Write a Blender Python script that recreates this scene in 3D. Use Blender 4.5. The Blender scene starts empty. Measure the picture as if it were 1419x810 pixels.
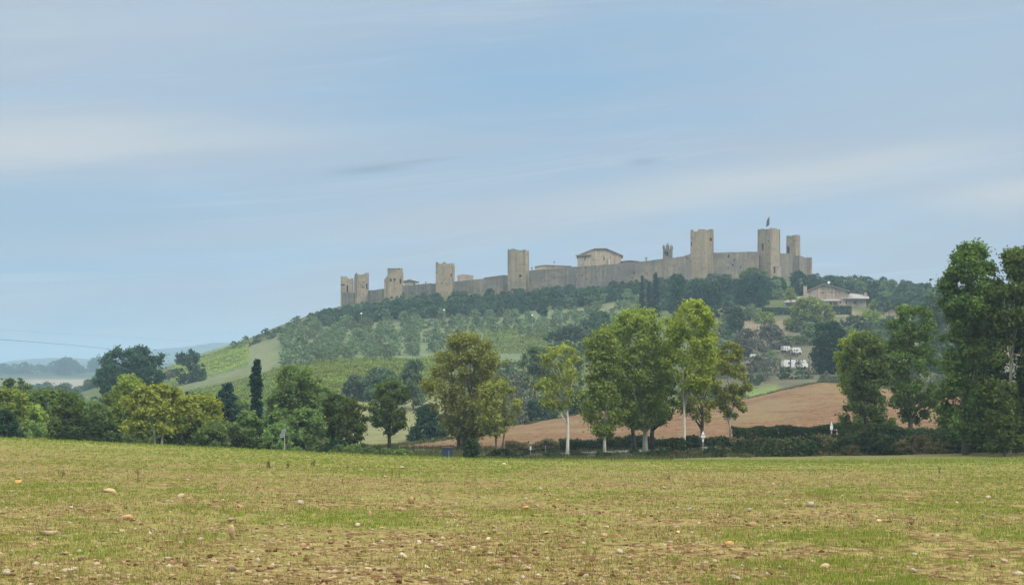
import bpy, math, random
import numpy as np

# ------------------------------------------------------------------ basics
F = 2050.0            # focal length in photo pixels
CX, CH = 709.5, 510.0  # photo column straight ahead, photo row of the eye-level horizon
SC = bpy.context.scene
COL = SC.collection
R = math.radians


def P(px, py, Y):
    return np.array([(px - CX) / F * Y, Y, (CH - py) / F * Y])


# ------------------------------------------------------------------ terrain table (sight-line rows at given distances)
PXC = np.array([-400, 0, 150, 300, 450, 600, 700, 800, 900, 1000, 1150, 1300, 1419, 1800], float)
ROWS = [
    (110, [600, 606, 613, 620, 627.5, 633.5, 636.5, 637.5, 638, 638.5, 640, 639, 638, 636]),
    (120, [612, 616, 621, 626, 631.5, 636.5, 638.5, 639, 639, 637.5, 636.5, 634.5, 633, 630]),
    (135, [622, 626, 628, 630, 633, 634, 636, 636, 634.5, 632, 630, 627, 624, 620]),
    (147, [618, 622, 624, 625, 628, 631, 632.5, 631, 628, 624, 622, 620, 618, 614]),
    (156, [612, 617, 619, 621, 626, 628, 629.5, 626.5, 623, 619, 615, 613, 611, 607]),
    (175, [606, 612, 614, 616, 621, 618, 612, 609, 606, 603, 600, 599, 599, 595]),
    (200, [600, 607, 609, 610, 615, 610, 600, 592, 586, 582, 572, 574, 576, 570]),
    (230, [594, 602, 604, 603, 600, 601, 592, 580, 571, 566, 551, 558, 562, 553]),
    (260, [588, 598, 599, 594, 584, 592, 594, 574, 565, 557, 530, 547, 552, 542]),
    (290, [582, 594, 593, 585, 568, 574, 584, 577, 567, 557, 532, 544, 548, 538]),
    (330, [575, 590, 585, 572, 550, 552, 562, 557, 543, 530, 519, 528, 532, 520]),
    (380, [568, 586, 575, 554, 528, 530, 538, 534, 514, 502, 497, 505, 510, 500]),
    (430, [560, 582, 562, 534, 506, 507, 510, 505, 484, 475, 468, 478, 485, 475]),
    (480, [556, 578, 550, 520, 485, 485, 486, 478, 457, 450, 445, 455, 460, 450]),
    (530, [553, 574, 540, 504, 464, 460, 456, 446, 432, 424, 424, 435, 440, 430]),
    (565, [551, 571, 535, 496, 449, 436, 430, 421, 410, 402, 411, 424, 432, 422]),
    (590, [550, 570, 533, 488, 436, 412, 405, 400, 393, 383, 398, 416, 427, 418]),
    (640, [552, 570, 532, 486, 430, 400, 393, 388, 380, 372, 391, 412, 424, 416]),
    (700, [556, 571, 534, 489, 440, 410, 403, 398, 390, 384, 396, 412, 424, 416]),
    (800, [562, 572, 548, 510, 480, 455, 450, 445, 440, 430, 440, 450, 455, 450]),
    (1000, [566, 566, 558, 545, 535, 520, 515, 512, 510, 505, 505, 505, 505, 505]),
    (1400, [534, 533, 532, 531, 530, 528, 526, 525, 524, 523, 522, 522, 522, 522]),
    (2000, [520, 520, 520, 520, 520, 520, 519, 519, 519, 518, 518, 518, 518, 518]),
    (3500, [514, 514, 514, 514, 514, 514, 514, 514, 514, 514, 514, 514, 514, 514]),
    (7000, [512, 512, 512, 512, 512, 512, 512, 512, 512, 512, 512, 512, 512, 512]),
]


def pchip(x, y, xi):
    x = np.asarray(x, float); y = np.asarray(y, float)
    h = np.diff(x); d = np.diff(y) / h
    m = np.zeros_like(y)
    for k in range(1, len(x) - 1):
        if d[k - 1] * d[k] > 0:
            w1 = 2 * h[k] + h[k - 1]; w2 = h[k] + 2 * h[k - 1]
            m[k] = (w1 + w2) / (w1 / d[k - 1] + w2 / d[k])
    m[0], m[-1] = d[0], d[-1]
    xi = np.clip(xi, x[0], x[-1])
    k = np.clip(np.searchsorted(x, xi) - 1, 0, len(x) - 2)
    t = (xi - x[k]) / h[k]
    return ((2 * t**3 - 3 * t**2 + 1) * y[k] + (t**3 - 2 * t**2 + t) * h[k] * m[k]
            + (-2 * t**3 + 3 * t**2) * y[k + 1] + (t**3 - t**2) * h[k] * m[k + 1])


FY = np.exp(np.linspace(math.log(110), math.log(7000), 900))
FX = np.linspace(-400, 1800, 551)
_ly = np.log([r[0] for r in ROWS])
_c = np.stack([pchip(_ly, [r[1][j] for r in ROWS], np.log(FY)) for j in range(len(PXC))], 1)
TAB = np.stack([pchip(PXC, _c[i], FX) for i in range(len(FY))], 0)


def _tab(px, Y):
    fi = np.clip((np.log(np.maximum(Y, 110)) - math.log(110)) / (math.log(7000) - math.log(110)) * (len(FY) - 1), 0, len(FY) - 1.001)
    fj = np.clip((px + 400) / 2200 * (len(FX) - 1), 0, len(FX) - 1.001)
    i = fi.astype(int); j = fj.astype(int); a = fi - i; b = fj - j
    return (TAB[i, j] * (1 - a) * (1 - b) + TAB[i + 1, j] * a * (1 - b) + TAB[i, j + 1] * (1 - a) * b + TAB[i + 1, j + 1] * a * b)


def gz(X, Y):
    X = np.atleast_1d(np.asarray(X, float)); Y = np.atleast_1d(np.asarray(Y, float))
    X, Y = np.broadcast_arrays(X, Y)
    Yc = np.maximum(Y, 110.0)
    far = (CH - _tab(CX + F * X / Yc, Yc)) / F * Yc
    near = -1.65 + (far + 1.65) * Y / 110.0
    return np.where(Y < 110, near, far)


def gz1(X, Y):
    return float(gz(X, Y)[0])


def spot(px, Y):
    X = (px - CX) / F * Y
    return np.array([X, Y, gz1(X, Y)])


def ray_ground(px, py, y0, y1):
    Ys = np.linspace(y0, y1, 800)
    Xs = (px - CX) / F * Ys
    zs = gz(Xs, Ys); ray = (CH - py) / F * Ys
    k = np.argmax(ray <= zs)
    return np.array([Xs[k], Ys[k], zs[k]])


# ------------------------------------------------------------------ noise in numpy
def vnoise(x, y, seed=0):
    xi = np.floor(x).astype(np.int64); yi = np.floor(y).astype(np.int64)
    u = x - xi; v = y - yi
    u = u * u * (3 - 2 * u); v = v * v * (3 - 2 * v)

    def h(a, b):
        n = (a * 374761393 + b * 668265263 + seed * 974711) & 0x7fffffff
        n = ((n ^ (n >> 13)) * 1274126177) & 0x7fffffff
        return ((n ^ (n >> 16)) & 0xffff) / 65535.0
    return (h(xi, yi) * (1 - u) * (1 - v) + h(xi + 1, yi) * u * (1 - v) + h(xi, yi + 1) * (1 - u) * v + h(xi + 1, yi + 1) * u * v)


def fbm(x, y, seed=0, o=4):
    s = 0; a = .5; t = 0
    for k in range(o):
        s = s + a * vnoise(x * 2**k, y * 2**k, seed + k * 17); t += a; a *= .5
    return s / t


# ------------------------------------------------------------------ mesh helpers
def mesh_np(name, verts, faces, mats, fattr=None, smooth=False, midx=None, vcol=None):
    """verts Nx3, faces: list of arrays (k columns each)"""
    me = bpy.data.meshes.new(name)
    verts = np.asarray(verts, np.float32).reshape(-1, 3)
    faces = [np.asarray(f, np.int32) for f in faces if len(f)]
    me.vertices.add(len(verts)); me.vertices.foreach_set('co', verts.ravel())
    nl = sum(f.size for f in faces); nf = sum(len(f) for f in faces)
    me.loops.add(nl); me.loops.foreach_set('vertex_index', np.concatenate([f.ravel() for f in faces]))
    me.polygons.add(nf)
    tot = np.concatenate([np.full(len(f), f.shape[1], np.int32) for f in faces])
    st = np.concatenate([[0], np.cumsum(tot)[:-1]]).astype(np.int32)
    me.polygons.foreach_set('loop_start', st); me.polygons.foreach_set('loop_total', tot)
    if smooth:
        me.polygons.foreach_set('use_smooth', np.ones(nf, bool))
    for m in (mats if isinstance(mats, (list, tuple)) else [mats]):
        me.materials.append(m)
    if midx is not None:
        me.polygons.foreach_set('material_index', np.asarray(midx, np.int32))
    if fattr is not None:
        a = me.attributes.new('tint', 'FLOAT', 'FACE'); a.data.foreach_set('value', np.asarray(fattr, np.float32))
    if vcol is not None:
        a = me.color_attributes.new('cover', 'FLOAT_COLOR', 'POINT')
        c = np.ones((len(verts), 4), np.float32); c[:, :3] = vcol
        a.data.foreach_set('color', c.ravel())
    me.update(calc_edges=True); me.validate()
    return me


def link(name, me, parent=None, loc=None, rotz=0):
    o = bpy.data.objects.new(name, me); COL.objects.link(o)
    if parent is not None: o.parent = parent
    if loc is not None: o.location = [float(v) for v in loc]
    if rotz: o.rotation_euler = (0, 0, rotz)
    return o


def thing(name, label, cat, loc, rotz=0, group=None, me=None):
    o = link(name, me, None, loc, rotz)
    o['label'] = label; o['category'] = cat
    if group: o['group'] = group
    return o


def copy_tree(root, loc, rotz=0, scale=(1, 1, 1), label=None):
    r = root.copy(); COL.objects.link(r)
    r.location = [float(v) for v in loc]; r.rotation_euler = (0, 0, rotz); r.scale = scale
    if label: r['label'] = label
    for ch in root.children:
        c = ch.copy(); COL.objects.link(c); c.parent = r
    return r


class MB:
    """polygon collector"""
    def __init__(s): s.v = []; s.f = []; s.m = []

    def face(s, pts, m=0):
        i = len(s.v); s.v.extend([tuple(float(c) for c in p) for p in pts]); s.f.append(list(range(i, i + len(pts)))); s.m.append(m)

    def box(s, x0, x1, y0, y1, z0, z1, m=0):
        a = [(x0, y0), (x1, y0), (x1, y1), (x0, y1)]
        s.prism(a, z0, z1, m)

    def prism(s, poly, z0, z1, m=0):
        n = len(poly)
        zt = z1 if hasattr(z1, '__len__') else [z1] * n
        zb = z0 if hasattr(z0, '__len__') else [z0] * n
        i = len(s.v)
        for k in range(n): s.v.append((poly[k][0], poly[k][1], zb[k]))
        for k in range(n): s.v.append((poly[k][0], poly[k][1], zt[k]))
        for k in range(n):
            j = (k + 1) % n
            s.f.append([i + k, i + j, i + n + j, i + n + k]); s.m.append(m)
        s.f.append([i + n + k for k in range(n)]); s.m.append(m)
        s.f.append([i + k for k in reversed(range(n))]); s.m.append(m)

    def extrude_xz(s, prof, y0, y1, m=0):
        """profile in x,z pushed along y"""
        n = len(prof); i = len(s.v)
        for (x, z) in prof: s.v.append((x, y0, z))
        for (x, z) in prof: s.v.append((x, y1, z))
        for k in range(n):
            j = (k + 1) % n
            s.f.append([i + k, i + j, i + n + j, i + n + k]); s.m.append(m)
        s.f.append([i + k for k in reversed(range(n))]); s.m.append(m)
        s.f.append([i + n + k for k in range(n)]); s.m.append(m)

    def tube(s, pts, rad, n=7, m=0):
        pts = [np.asarray(p, float) for p in pts]; i = len(s.v)
        for k, p in enumerate(pts):
            t = pts[min(k + 1, len(pts) - 1)] - pts[max(k - 1, 0)]
            t = t / (np.linalg.norm(t) + 1e-9)
            a = np.cross(t, [0.31, 0.95, 0.05]); a /= np.linalg.norm(a) + 1e-9
            b = np.cross(t, a)
            for q in range(n):
                an = 2 * math.pi * q / n
                s.v.append(tuple(p + rad[k] * (math.cos(an) * a + math.sin(an) * b)))
        for k in range(len(pts) - 1):
            for q in range(n):
                q2 = (q + 1) % n
                s.f.append([i + k * n + q, i + k * n + q2, i + (k + 1) * n + q2, i + (k + 1) * n + q]); s.m.append(m)
        s.f.append([i + q for q in reversed(range(n))]); s.m.append(m)
        e = i + (len(pts) - 1) * n
        s.f.append([e + q for q in range(n)]); s.m.append(m)

    def mesh(s, name, mats, smooth=False):
        me = bpy.data.meshes.new(name)
        me.from_pydata(s.v, [], s.f)
        for m in (mats if isinstance(mats, (list, tuple)) else [mats]): me.materials.append(m)
        me.polygons.foreach_set('material_index', s.m)
        if smooth: me.polygons.foreach_set('use_smooth', [True] * len(s.f))
        me.update()
        return me

    def build(s, name, mats, parent=None, smooth=False, loc=None, rotz=0):
        return link(name, s.mesh(name, mats, smooth), parent, loc, rotz)


# ------------------------------------------------------------------ materials
def newmat(name):
    m = bpy.data.materials.new(name); m.use_nodes = True
    nt = m.node_tree; nt.nodes.clear()
    return m, nt, nt.nodes, nt.links


def mixc(nt, fac, a, b, mode='MIX'):
    n = nt.nodes.new('ShaderNodeMix'); n.data_type = 'RGBA'; n.blend_type = mode
    for s, v in ((n.inputs[0], fac), (n.inputs[6], a), (n.inputs[7], b)):
        if hasattr(v, 'is_output') or isinstance(v, bpy.types.NodeSocket): nt.links.new(v, s)
        elif isinstance(v, (int, float)): s.default_value = v
        else: s.default_value = (*v, 1)
    return n.outputs[2]


def mathn(nt, op, a, b=None, c=None, clamp=False):
    n = nt.nodes.new('ShaderNodeMath'); n.operation = op; n.use_clamp = clamp
    for k, v in enumerate((a, b, c)):
        if v is None: continue
        if isinstance(v, bpy.types.NodeSocket): nt.links.new(v, n.inputs[k])
        else: n.inputs[k].default_value = v
    return n.outputs[0]


def ramp(nt, src, lo, hi):
    n = nt.nodes.new('ShaderNodeMapRange'); n.interpolation_type = 'SMOOTHSTEP'
    nt.links.new(src, n.inputs[0]); n.inputs[1].default_value = lo; n.inputs[2].default_value = hi
    return n.outputs[0]


def noise(nt, vec, scale, detail=4, rough=.55, dist=0):
    n = nt.nodes.new('ShaderNodeTexNoise'); n.inputs['Scale'].default_value = scale
    n.inputs['Detail'].default_value = detail; n.inputs['Roughness'].default_value = rough
    n.inputs['Distortion'].default_value = dist
    if vec is not None: nt.links.new(vec, n.inputs['Vector'])
    return n.outputs['Fac']


def scaled(nt, vec, s, loc=(0, 0, 0)):
    n = nt.nodes.new('ShaderNodeMapping'); n.inputs['Scale'].default_value = s; n.inputs['Location'].default_value = loc
    nt.links.new(vec, n.inputs['Vector'])
    return n.outputs[0]


def pos(nt):
    return nt.nodes.new('ShaderNodeNewGeometry').outputs['Position']


def finish(nt, color, rough=.9, spec=.2, bump=None, bstr=.4, bdist=.1, metallic=0):
    b = nt.nodes.new('ShaderNodeBsdfPrincipled'); o = nt.nodes.new('ShaderNodeOutputMaterial')
    if isinstance(color, bpy.types.NodeSocket): nt.links.new(color, b.inputs['Base Color'])
    else: b.inputs['Base Color'].default_value = (*color, 1)
    b.inputs['Roughness'].default_value = rough; b.inputs['Specular IOR Level'].default_value = spec
    b.inputs['Metallic'].default_value = metallic
    if bump is not None:
        n = nt.nodes.new('ShaderNodeBump'); n.inputs['Strength'].default_value = bstr; n.inputs['Distance'].default_value = bdist
        nt.links.new(bump, n.inputs['Height']); nt.links.new(n.outputs[0], b.inputs['Normal'])
    nt.links.new(b.outputs[0], o.inputs[0])


def simple(name, col, rough=.8, var=.25, scale=2.0, metallic=0, spec=.3):
    m, nt, N, L = newmat(name)
    n = noise(nt, pos(nt), scale)
    c = mixc(nt, n, tuple(c * (1 - var) for c in col), tuple(min(1, c * (1 + var)) for c in col))
    finish(nt, c, rough, spec, n, .15, .02, metallic)
    return m


def leafmat(name, col, yellow=.3, trans=.36, spread=.5):
    m, nt, N, L = newmat(name)
    at = N.new('ShaderNodeAttribute'); at.attribute_name = 'tint'
    oi = N.new('ShaderNodeObjectInfo')
    col = np.array(col)
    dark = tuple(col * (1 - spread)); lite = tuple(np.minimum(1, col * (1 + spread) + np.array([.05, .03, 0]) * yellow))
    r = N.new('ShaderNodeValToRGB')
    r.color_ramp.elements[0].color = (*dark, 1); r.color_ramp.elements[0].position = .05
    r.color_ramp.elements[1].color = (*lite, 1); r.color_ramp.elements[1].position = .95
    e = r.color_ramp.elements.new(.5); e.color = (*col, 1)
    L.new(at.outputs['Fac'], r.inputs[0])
    hs = N.new('ShaderNodeHueSaturation')
    L.new(mathn(nt, 'MULTIPLY_ADD', oi.outputs['Random'], .024, .488), hs.inputs['Hue'])
    L.new(mathn(nt, 'MULTIPLY_ADD', oi.outputs['Random'], .5, .76), hs.inputs['Value'])
    L.new(r.outputs[0], hs.inputs['Color'])
    d = N.new('ShaderNodeBsdfDiffuse'); t = N.new('ShaderNodeBsdfTranslucent'); mx = N.new('ShaderNodeMixShader')
    L.new(hs.outputs[0], d.inputs[0])
    L.new(mixc(nt, 1.0, hs.outputs[0], (1.1, 1.15, .7), 'MULTIPLY'), t.inputs[0])
    mx.inputs[0].default_value = trans
    L.new(d.outputs[0], mx.inputs[1]); L.new(t.outputs[0], mx.inputs[2])
    o = N.new('ShaderNodeOutputMaterial'); L.new(mx.outputs[0], o.inputs[0])
    return m


def stone_mat(name, grey, beige, bias=.5, low=None):
    m, nt, N, L = newmat(name)
    p = pos(nt)
    big = noise(nt, p, .13, 6, .65)
    c = mixc(nt, ramp(nt, big, bias - .1, bias + .1), grey, beige)
    wash = noise(nt, scaled(nt, p, (.16, .16, .4), (5, 2, 9)), 1.0, 5, .6)
    c = mixc(nt, mathn(nt, 'MULTIPLY', ramp(nt, wash, .52, .62), .5), c, tuple(x * .68 for x in grey))
    st = noise(nt, scaled(nt, p, (1.1, 1.1, .06)), 1.0, 4, .6)
    c = mixc(nt, mathn(nt, 'MULTIPLY', ramp(nt, st, .5, .68), .6), c, tuple(x * .5 for x in grey))
    st2 = noise(nt, scaled(nt, p, (.7, .7, .05), (31, 7, 3)), 1.0, 3, .6)
    c = mixc(nt, mathn(nt, 'MULTIPLY', ramp(nt, st2, .53, .68), .6), c, tuple(min(1, x * 1.3) for x in beige))
    fine = noise(nt, p, 1.7, 6, .75)
    c = mixc(nt, mathn(nt, 'MULTIPLY', ramp(nt, fine, .35, .65), .5), c, tuple(x * .5 for x in beige))
    sp = noise(nt, p, .75, 3, .6)
    c = mixc(nt, mathn(nt, 'MULTIPLY', ramp(nt, sp, .63, .70), .8), c, (.07, .065, .055))
    finish(nt, c, .95, .1, fine, .6, .25)
    return m


M = {}
M['castle'] = stone_mat('castle_stone', (0.1600, 0.1520, 0.1287), (0.2480, 0.2120, 0.1560), .53)
M['tower'] = stone_mat('tower_stone', (0.2160, 0.1880, 0.1443), (0.3200, 0.2600, 0.1755), .45)
M['house_stone'] = stone_mat('house_stone', (.34, .285, .22), (.43, .345, .25), .5)
M['manor_stone'] = stone_mat('manor_stone', (.36, .29, .23), (.45, .365, .285), .5)
M['roof'] = simple('roof_tiles', (.29, .22, .165), .9, .35, 1.2)
M['greyroof'] = simple('grey_roof_tiles', (.24, .225, .215), .9, .25, 1.2)
M['dark'] = simple('interior_shade', (.02, .021, .024), .8, .2)  # shade inside holes and openings, put into the colour as near-black
M['white'] = simple('white_paint', (.75, .75, .73), .5, .08)
M['vanwhite'] = simple('weathered_white', (.56, .57, .56), .5, .12)
M['signwhite'] = simple('sign_white', (.78, .79, .8), .4, .06)
M['metal'] = simple('galvanised_post', (.42, .43, .43), .5, .15, 5, .4)
M['wood'] = simple('weathered_pole', (.11, .095, .08), .9, .3, 3)
M['blue'] = simple('blue_painted_metal', (.018, .035, .075), .5, .3, 3)
M['lead'] = simple('dark_sign_back', (.035, .02, .022), .6, .3)
M['glass'] = simple('window_glass', (.03, .04, .05), .15, .2, 2, 0, .5)
M['panel'] = simple('solar_cells', (.10, .12, .16), .35, .3, 8, 0, .5)
M['rubber'] = simple('rubber', (.02, .02, .02), .8, .2)
M['flag'] = simple('flag_cloth', (.05, .055, .07), .8, .3)
M['palebark'] = simple('pale_bark', (.44, .43, .37), .9, .4, 1.6)
M['bark'] = simple('grey_brown_bark', (.13, .105, .08), .95, .35, 2)
M['darkbark'] = simple('dark_bark', (.03, .026, .023), .95, .3, 2)
M['trim'] = simple('pale_stone_trim', (.46, .44, .4), .8, .1)
M['asphalt'] = simple('asphalt', (.16, .165, .165), .9, .2, .8)

LEAF = {
    'olivebrown': leafmat('olive_brown_leaves', (0.2362, 0.2664, 0.0612), .4),
    'yellowgreen': leafmat('yellow_green_leaves', (0.2434, 0.2948, 0.0477), .8),
    'fresh': leafmat('fresh_green_leaves', (0.2077, 0.2730, 0.0605), .5),
    'mid': leafmat('mid_green_leaves', (0.1298, 0.1927, 0.0659), .3),
    'deep': leafmat('deep_green_leaves', (0.0915, 0.1339, 0.0339), .3),
    'dark': leafmat('dark_green_leaves', (0.0369, 0.0762, 0.0488), .15),
    'bluegreen': leafmat('blue_green_needles', (0.0208, 0.0459, 0.0390), .05, .1),
    'silver': leafmat('grey_green_leaves', (0.1276, 0.1786, 0.0937), .1),
    'olive': leafmat('olive_tree_leaves', (0.1449, 0.2016, 0.1155), .1),
    'pale': leafmat('pale_willow_leaves', (0.1878, 0.2325, 0.0766), .3),
    'twig': leafmat('bare_twigs', (.118, .120, .098), 0, .05), 'twig_old': leafmat('old_twigs', (0.1575, 0.1350, 0.1140), 0, .05),
    'vine': leafmat('vine_leaves', (0.1368, 0.1808, 0.0369), .6),
    'bramble': leafmat('bramble_leaves', (0.0351, 0.0602, 0.0270), .3),
    'drygrass': leafmat('dry_bank_grass', (0.1320, 0.1200, 0.0600), .3),
    'hill': leafmat('blue_green_hill_leaves', (0.0616, 0.1030, 0.0638), .1, .25),
    'hillmid': leafmat('grey_green_hill_leaves', (0.0850, 0.1250, 0.0720), .1, .25),
}

# ------------------------------------------------------------------ leaves and trees
def leaf_quads(c, nrm, size, rng, aspect=.7):
    n = len(c)
    nrm = nrm / (np.linalg.norm(nrm, axis=1, keepdims=True) + 1e-9)
    r = rng.normal(size=(n, 3)); t = np.cross(nrm, r); t /= np.linalg.norm(t, axis=1, keepdims=True) + 1e-9
    b = np.cross(nrm, t)
    s = (size * rng.uniform(.6, 1.35, n))[:, None] * .5
    v = np.empty((n, 4, 3))
    v[:, 0] = c - t * s * 1.25; v[:, 1] = c - b * s * aspect + nrm * s * .2
    v[:, 2] = c + t * s * 1.25; v[:, 3] = c + b * s * aspect - nrm * s * .2
    return v.reshape(-1, 3), np.arange(n * 4).reshape(-1, 4)


def env(shape, u):
    """half-width factor of a crown at height fraction u"""
    if shape == 'round': return np.sqrt(np.maximum(0, 1 - (2 * u - 1)**2))
    if shape == 'egg': return np.sqrt(np.maximum(0, 1 - (2 * u**1.25 - 1)**2)) * (1.08 - .25 * u)
    if shape == 'tall': return np.minimum(1, 3.2 * u + .25) * np.sqrt(np.maximum(0, 1 - u**3.2)) * (.82 + .18 * np.sin(u * 9))
    if shape == 'cone': return np.maximum(0, 1 - u)**.75
    if shape == 'dome': return np.sqrt(np.maximum(0, 1 - u**2.2))
    if shape == 'umbrella': return np.sqrt(np.maximum(0, 1 - u**3)) * (.6 + .4 * np.minimum(1, 4 * u))
    if shape == 'block': return np.minimum(1, .6 + 1.6 * u) * np.sqrt(np.maximum(0, 1 - u**7)) * (.9 + .1 * np.sin(u * 11))
    if shape == 'vase': return np.minimum(1, .35 + .9 * u) * np.sqrt(np.maximum(0, 1 - u**5))
    return np.ones_like(u)


def crown_lobes(rng, shape, w, h, d, nl, lr=.3, outliers=.2, lean=0):
    bg = .3 if outliers < .1 else 1.0
    """small leaf clumps filling a crown that stands on z=0: centre, radius, tint"""
    L_ = []
    nl = int(nl * 3.2); ph = rng.uniform(0, 6.28, 6); rb = lr * .56 * min(w, d, h) / 2
    for k in range(nl):
        u = rng.uniform(.0, 1.0)
        e = float(env(shape, np.array(min(max(u, .03), .97))))**.8
        a = rng.uniform(0, 2 * math.pi)
        # slow bulges and dents so that no two sides of the outline agree
        bul = 1 + bg * (.12 * math.sin(2 * a + ph[0] + 3 * u) + .10 * math.sin(3 * a + ph[1] - 5 * u) + .10 * math.sin(7 * u + ph[2] + a))
        rr = rng.uniform(.0, 1.0)**.38
        r = rb * rng.uniform(.55, 1.25) * (.6 + .4 * e)
        ex = max(0, e * w / 2 * bul - r * .55) * rr; ey = max(0, e * d / 2 * bul - r * .55) * rr
        z = u * h
        if rng.random() < outliers * .35: ex += r * .8; ey += r * .8; r *= .7; z += r * .4
        z = min(max(z, r * .4), h - r * .7)
        tint = .25 + .5 * rng.random() * .6 + .2 * (.5 + .5 * math.sin(3 * a + ph[3] + 6 * u))
        L_.append((np.array([math.cos(a) * ex + lean * u * w, math.sin(a) * ey, z]), r, tint))
    return L_


def crown_mesh(name, lobes, n, size, mat, rng, flat=.85, inner=.5):
    rs = np.array([l[1] for l in lobes]); pr = rs**2; pr = pr / pr.sum()
    k = rng.choice(len(lobes), n, p=pr)
    c0 = np.array([l[0] for l in lobes])[k]; r = rs[k][:, None]
    d = rng.normal(size=(n, 3)); d /= np.linalg.norm(d, axis=1, keepdims=True)
    f = (inner + (1.06 - inner) * rng.random(n)**.5)[:, None]
    # ragged lobe surface
    f = f * (1 + .15 * np.sin(d[:, :1] * 5 + k[:, None])) * np.exp(.36 * rng.normal(size=(n, 1)))
    c = c0 + d * r * f * np.array([1, 1, flat])
    nr = d * .7 + rng.normal(size=(n, 3)) * .6 + np.array([0, 0, .35])
    v, fc = leaf_quads(c, nr, size, rng)
    t = np.array([l[2] for l in lobes])[k] * .6 + rng.random(n) * .4
    return mesh_np(name, v, [fc], mat, t)


def trunk_mesh(name, lobes, base_h, h, r0, mat, rng, nlimb=9, lean=0., stems=1, bend=.04):
    mb = MB()
    for s in range(stems):
        off = np.array([0, 0, 0.]) if stems == 1 else np.array([math.cos(s * 2.4) * r0 * 1.6, math.sin(s * 2.4) * r0 * 1.6, 0])
        rr = r0 if stems == 1 else r0 * .6
        top = h * .8; n = 9
        fan = 0 if stems == 1 else .12
        pts = []; ph = rng.uniform(0, 6, 2)
        for k in range(n):
            u = k / (n - 1)
            pts.append(off * (1 + u * 3 * fan * h / max(r0, .1) * .15) + np.array([lean * u * h + bend * h * math.sin(u * 4 + ph[0]) * u, bend * h * math.sin(u * 3.3 + ph[1]) * u, u * top - (.3 if k == 0 else 0)]))
        rad = [rr * (1.35 if k == 0 else 1) * (1 - .88 * (k / (n - 1))**1.1) for k in range(n)]
        mb.tube(pts, rad, 8)
    big = [lobes[i] for i in rng.choice(len(lobes), min(nlimb, len(lobes)), replace=False)]
    for (c, r, t) in big:
        z0 = max(base_h * .75, min(c[2] * .62, top * .8)) * rng.uniform(.8, 1.05)
        u = min(.95, z0 / top); i = u * (n - 1); a = int(i); st = pts[a] * (1 - (i - a)) + pts[min(a + 1, n - 1)] * (i - a)
        rs = rr * (1 - .85 * u) * .62
        mid = (st + c) / 2 + np.array([0, 0, .06 * np.linalg.norm(c - st)]) + rng.normal(size=3) * .05 * np.linalg.norm(c - st)
        mb.tube([st, mid, c], [rs, rs * .66, rs * .2], 6)
    return mb.mesh(name, mat, True)


SEED = [100]


def make_tree(name, label, cat, base, h, crown_z, w, shape='round', leaf='mid', bark='bark', n=6000, size=.3, nl=26, lr=.36,
              tr=.25, seed=None, d=None, outliers=.25, lean=0, stems=1, nlimb=9, group=None, lobes=None, flat=.85, inner=.5, offx=0., bend=.03):
    if seed is None: SEED[0] += 1; seed = SEED[0]
    rng = np.random.default_rng(seed)
    d = d or w * .9
    if lobes is None:
        lobes = crown_lobes(rng, shape, w, h - crown_z, d, nl, lr, outliers)
        lobes = [(c + np.array([offx, 0, crown_z]), r, t) for c, r, t in lobes]
    o = thing(name, label, cat, base, 0, group)
    link('trunk', trunk_mesh('trunk', lobes, max(crown_z, .2), h, tr, M[bark], rng, nlimb, lean, stems, bend), o)
    link('crown', crown_mesh('crown', lobes, n, size, LEAF[leaf], rng, flat, inner), o)
    return o


def T(name, label, px, Y, top, w, bot, leaf, shape='round', bark='bark', n=6000, size=.28, cx=None, **k):
    """a tree by the photo column of its trunk, its distance, top row, crown width in px and crown foot row"""
    b = spot(px, Y); s = Y / F
    z_top = (CH - top) * s; z_bot = (CH - bot) * s
    h = z_top - b[2]; cz = max(.1, z_bot - b[2])
    off = 0 if cx is None else (cx - px) * s
    return make_tree(name, label, k.pop('cat', 'tree'), b, h, cz, w * s, shape, leaf, bark, n, size, offx=off, **k)

# ------------------------------------------------------------------ camera, light, sky
cam = bpy.data.cameras.new('camera'); camo = bpy.data.objects.new('camera', cam); COL.objects.link(camo)
camo.location = (0, 0, 0); camo.rotation_euler = (R(90), 0, 0)
cam.sensor_width = 36; cam.lens = F / 1419 * 36; cam.shift_y = (CH - 405) / 1419
cam.clip_start = .1; cam.clip_end = 20000
SC.camera = camo

SUN_AZ, SUN_EL = R(128), R(42)      # compass-like: from +Y towards +X
sun = bpy.data.lights.new('sun', 'SUN'); suno = bpy.data.objects.new('sun', sun); COL.objects.link(suno)
sun.energy = 1.5; sun.angle = R(11); sun.color = (1, .93, .82)
suno.rotation_euler = (R(90) - SUN_EL, 0, math.pi - SUN_AZ)
suno.location = (60, -60, 80)

w = bpy.data.worlds.new('World'); SC.world = w; w.use_nodes = True
nt = w.node_tree; nt.nodes.clear(); N = nt.nodes; L = nt.links
sky = N.new('ShaderNodeTexSky'); sky.sky_type = 'NISHITA'; sky.sun_disc = False
sky.sun_elevation = SUN_EL; sky.sun_rotation = SUN_AZ; sky.dust_density = 2.5; sky.air_density = 1.0
tc = N.new('ShaderNodeTexCoord').outputs['Generated']
sx = N.new('ShaderNodeSeparateXYZ'); L.new(tc, sx.inputs[0])
az = mathn(nt, 'ARCTAN2', sx.outputs[0], sx.outputs[1])
el = mathn(nt, 'ARCSINE', sx.outputs[2])
elc = mathn(nt, 'MAXIMUM', el, 0.0)
cmb = N.new('ShaderNodeCombineXYZ'); L.new(az, cmb.inputs[0])
L.new(mathn(nt, 'SUBTRACT', el, mathn(nt, 'MULTIPLY', az, .10)), cmb.inputs[1])   # streaks climb gently to the right
ae = cmb.outputs[0]
n1 = noise(nt, scaled(nt, ae, (2.6, 17, 1), (3.1, 1.7, 0)), 1.0, 5, .5, .5)
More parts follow.
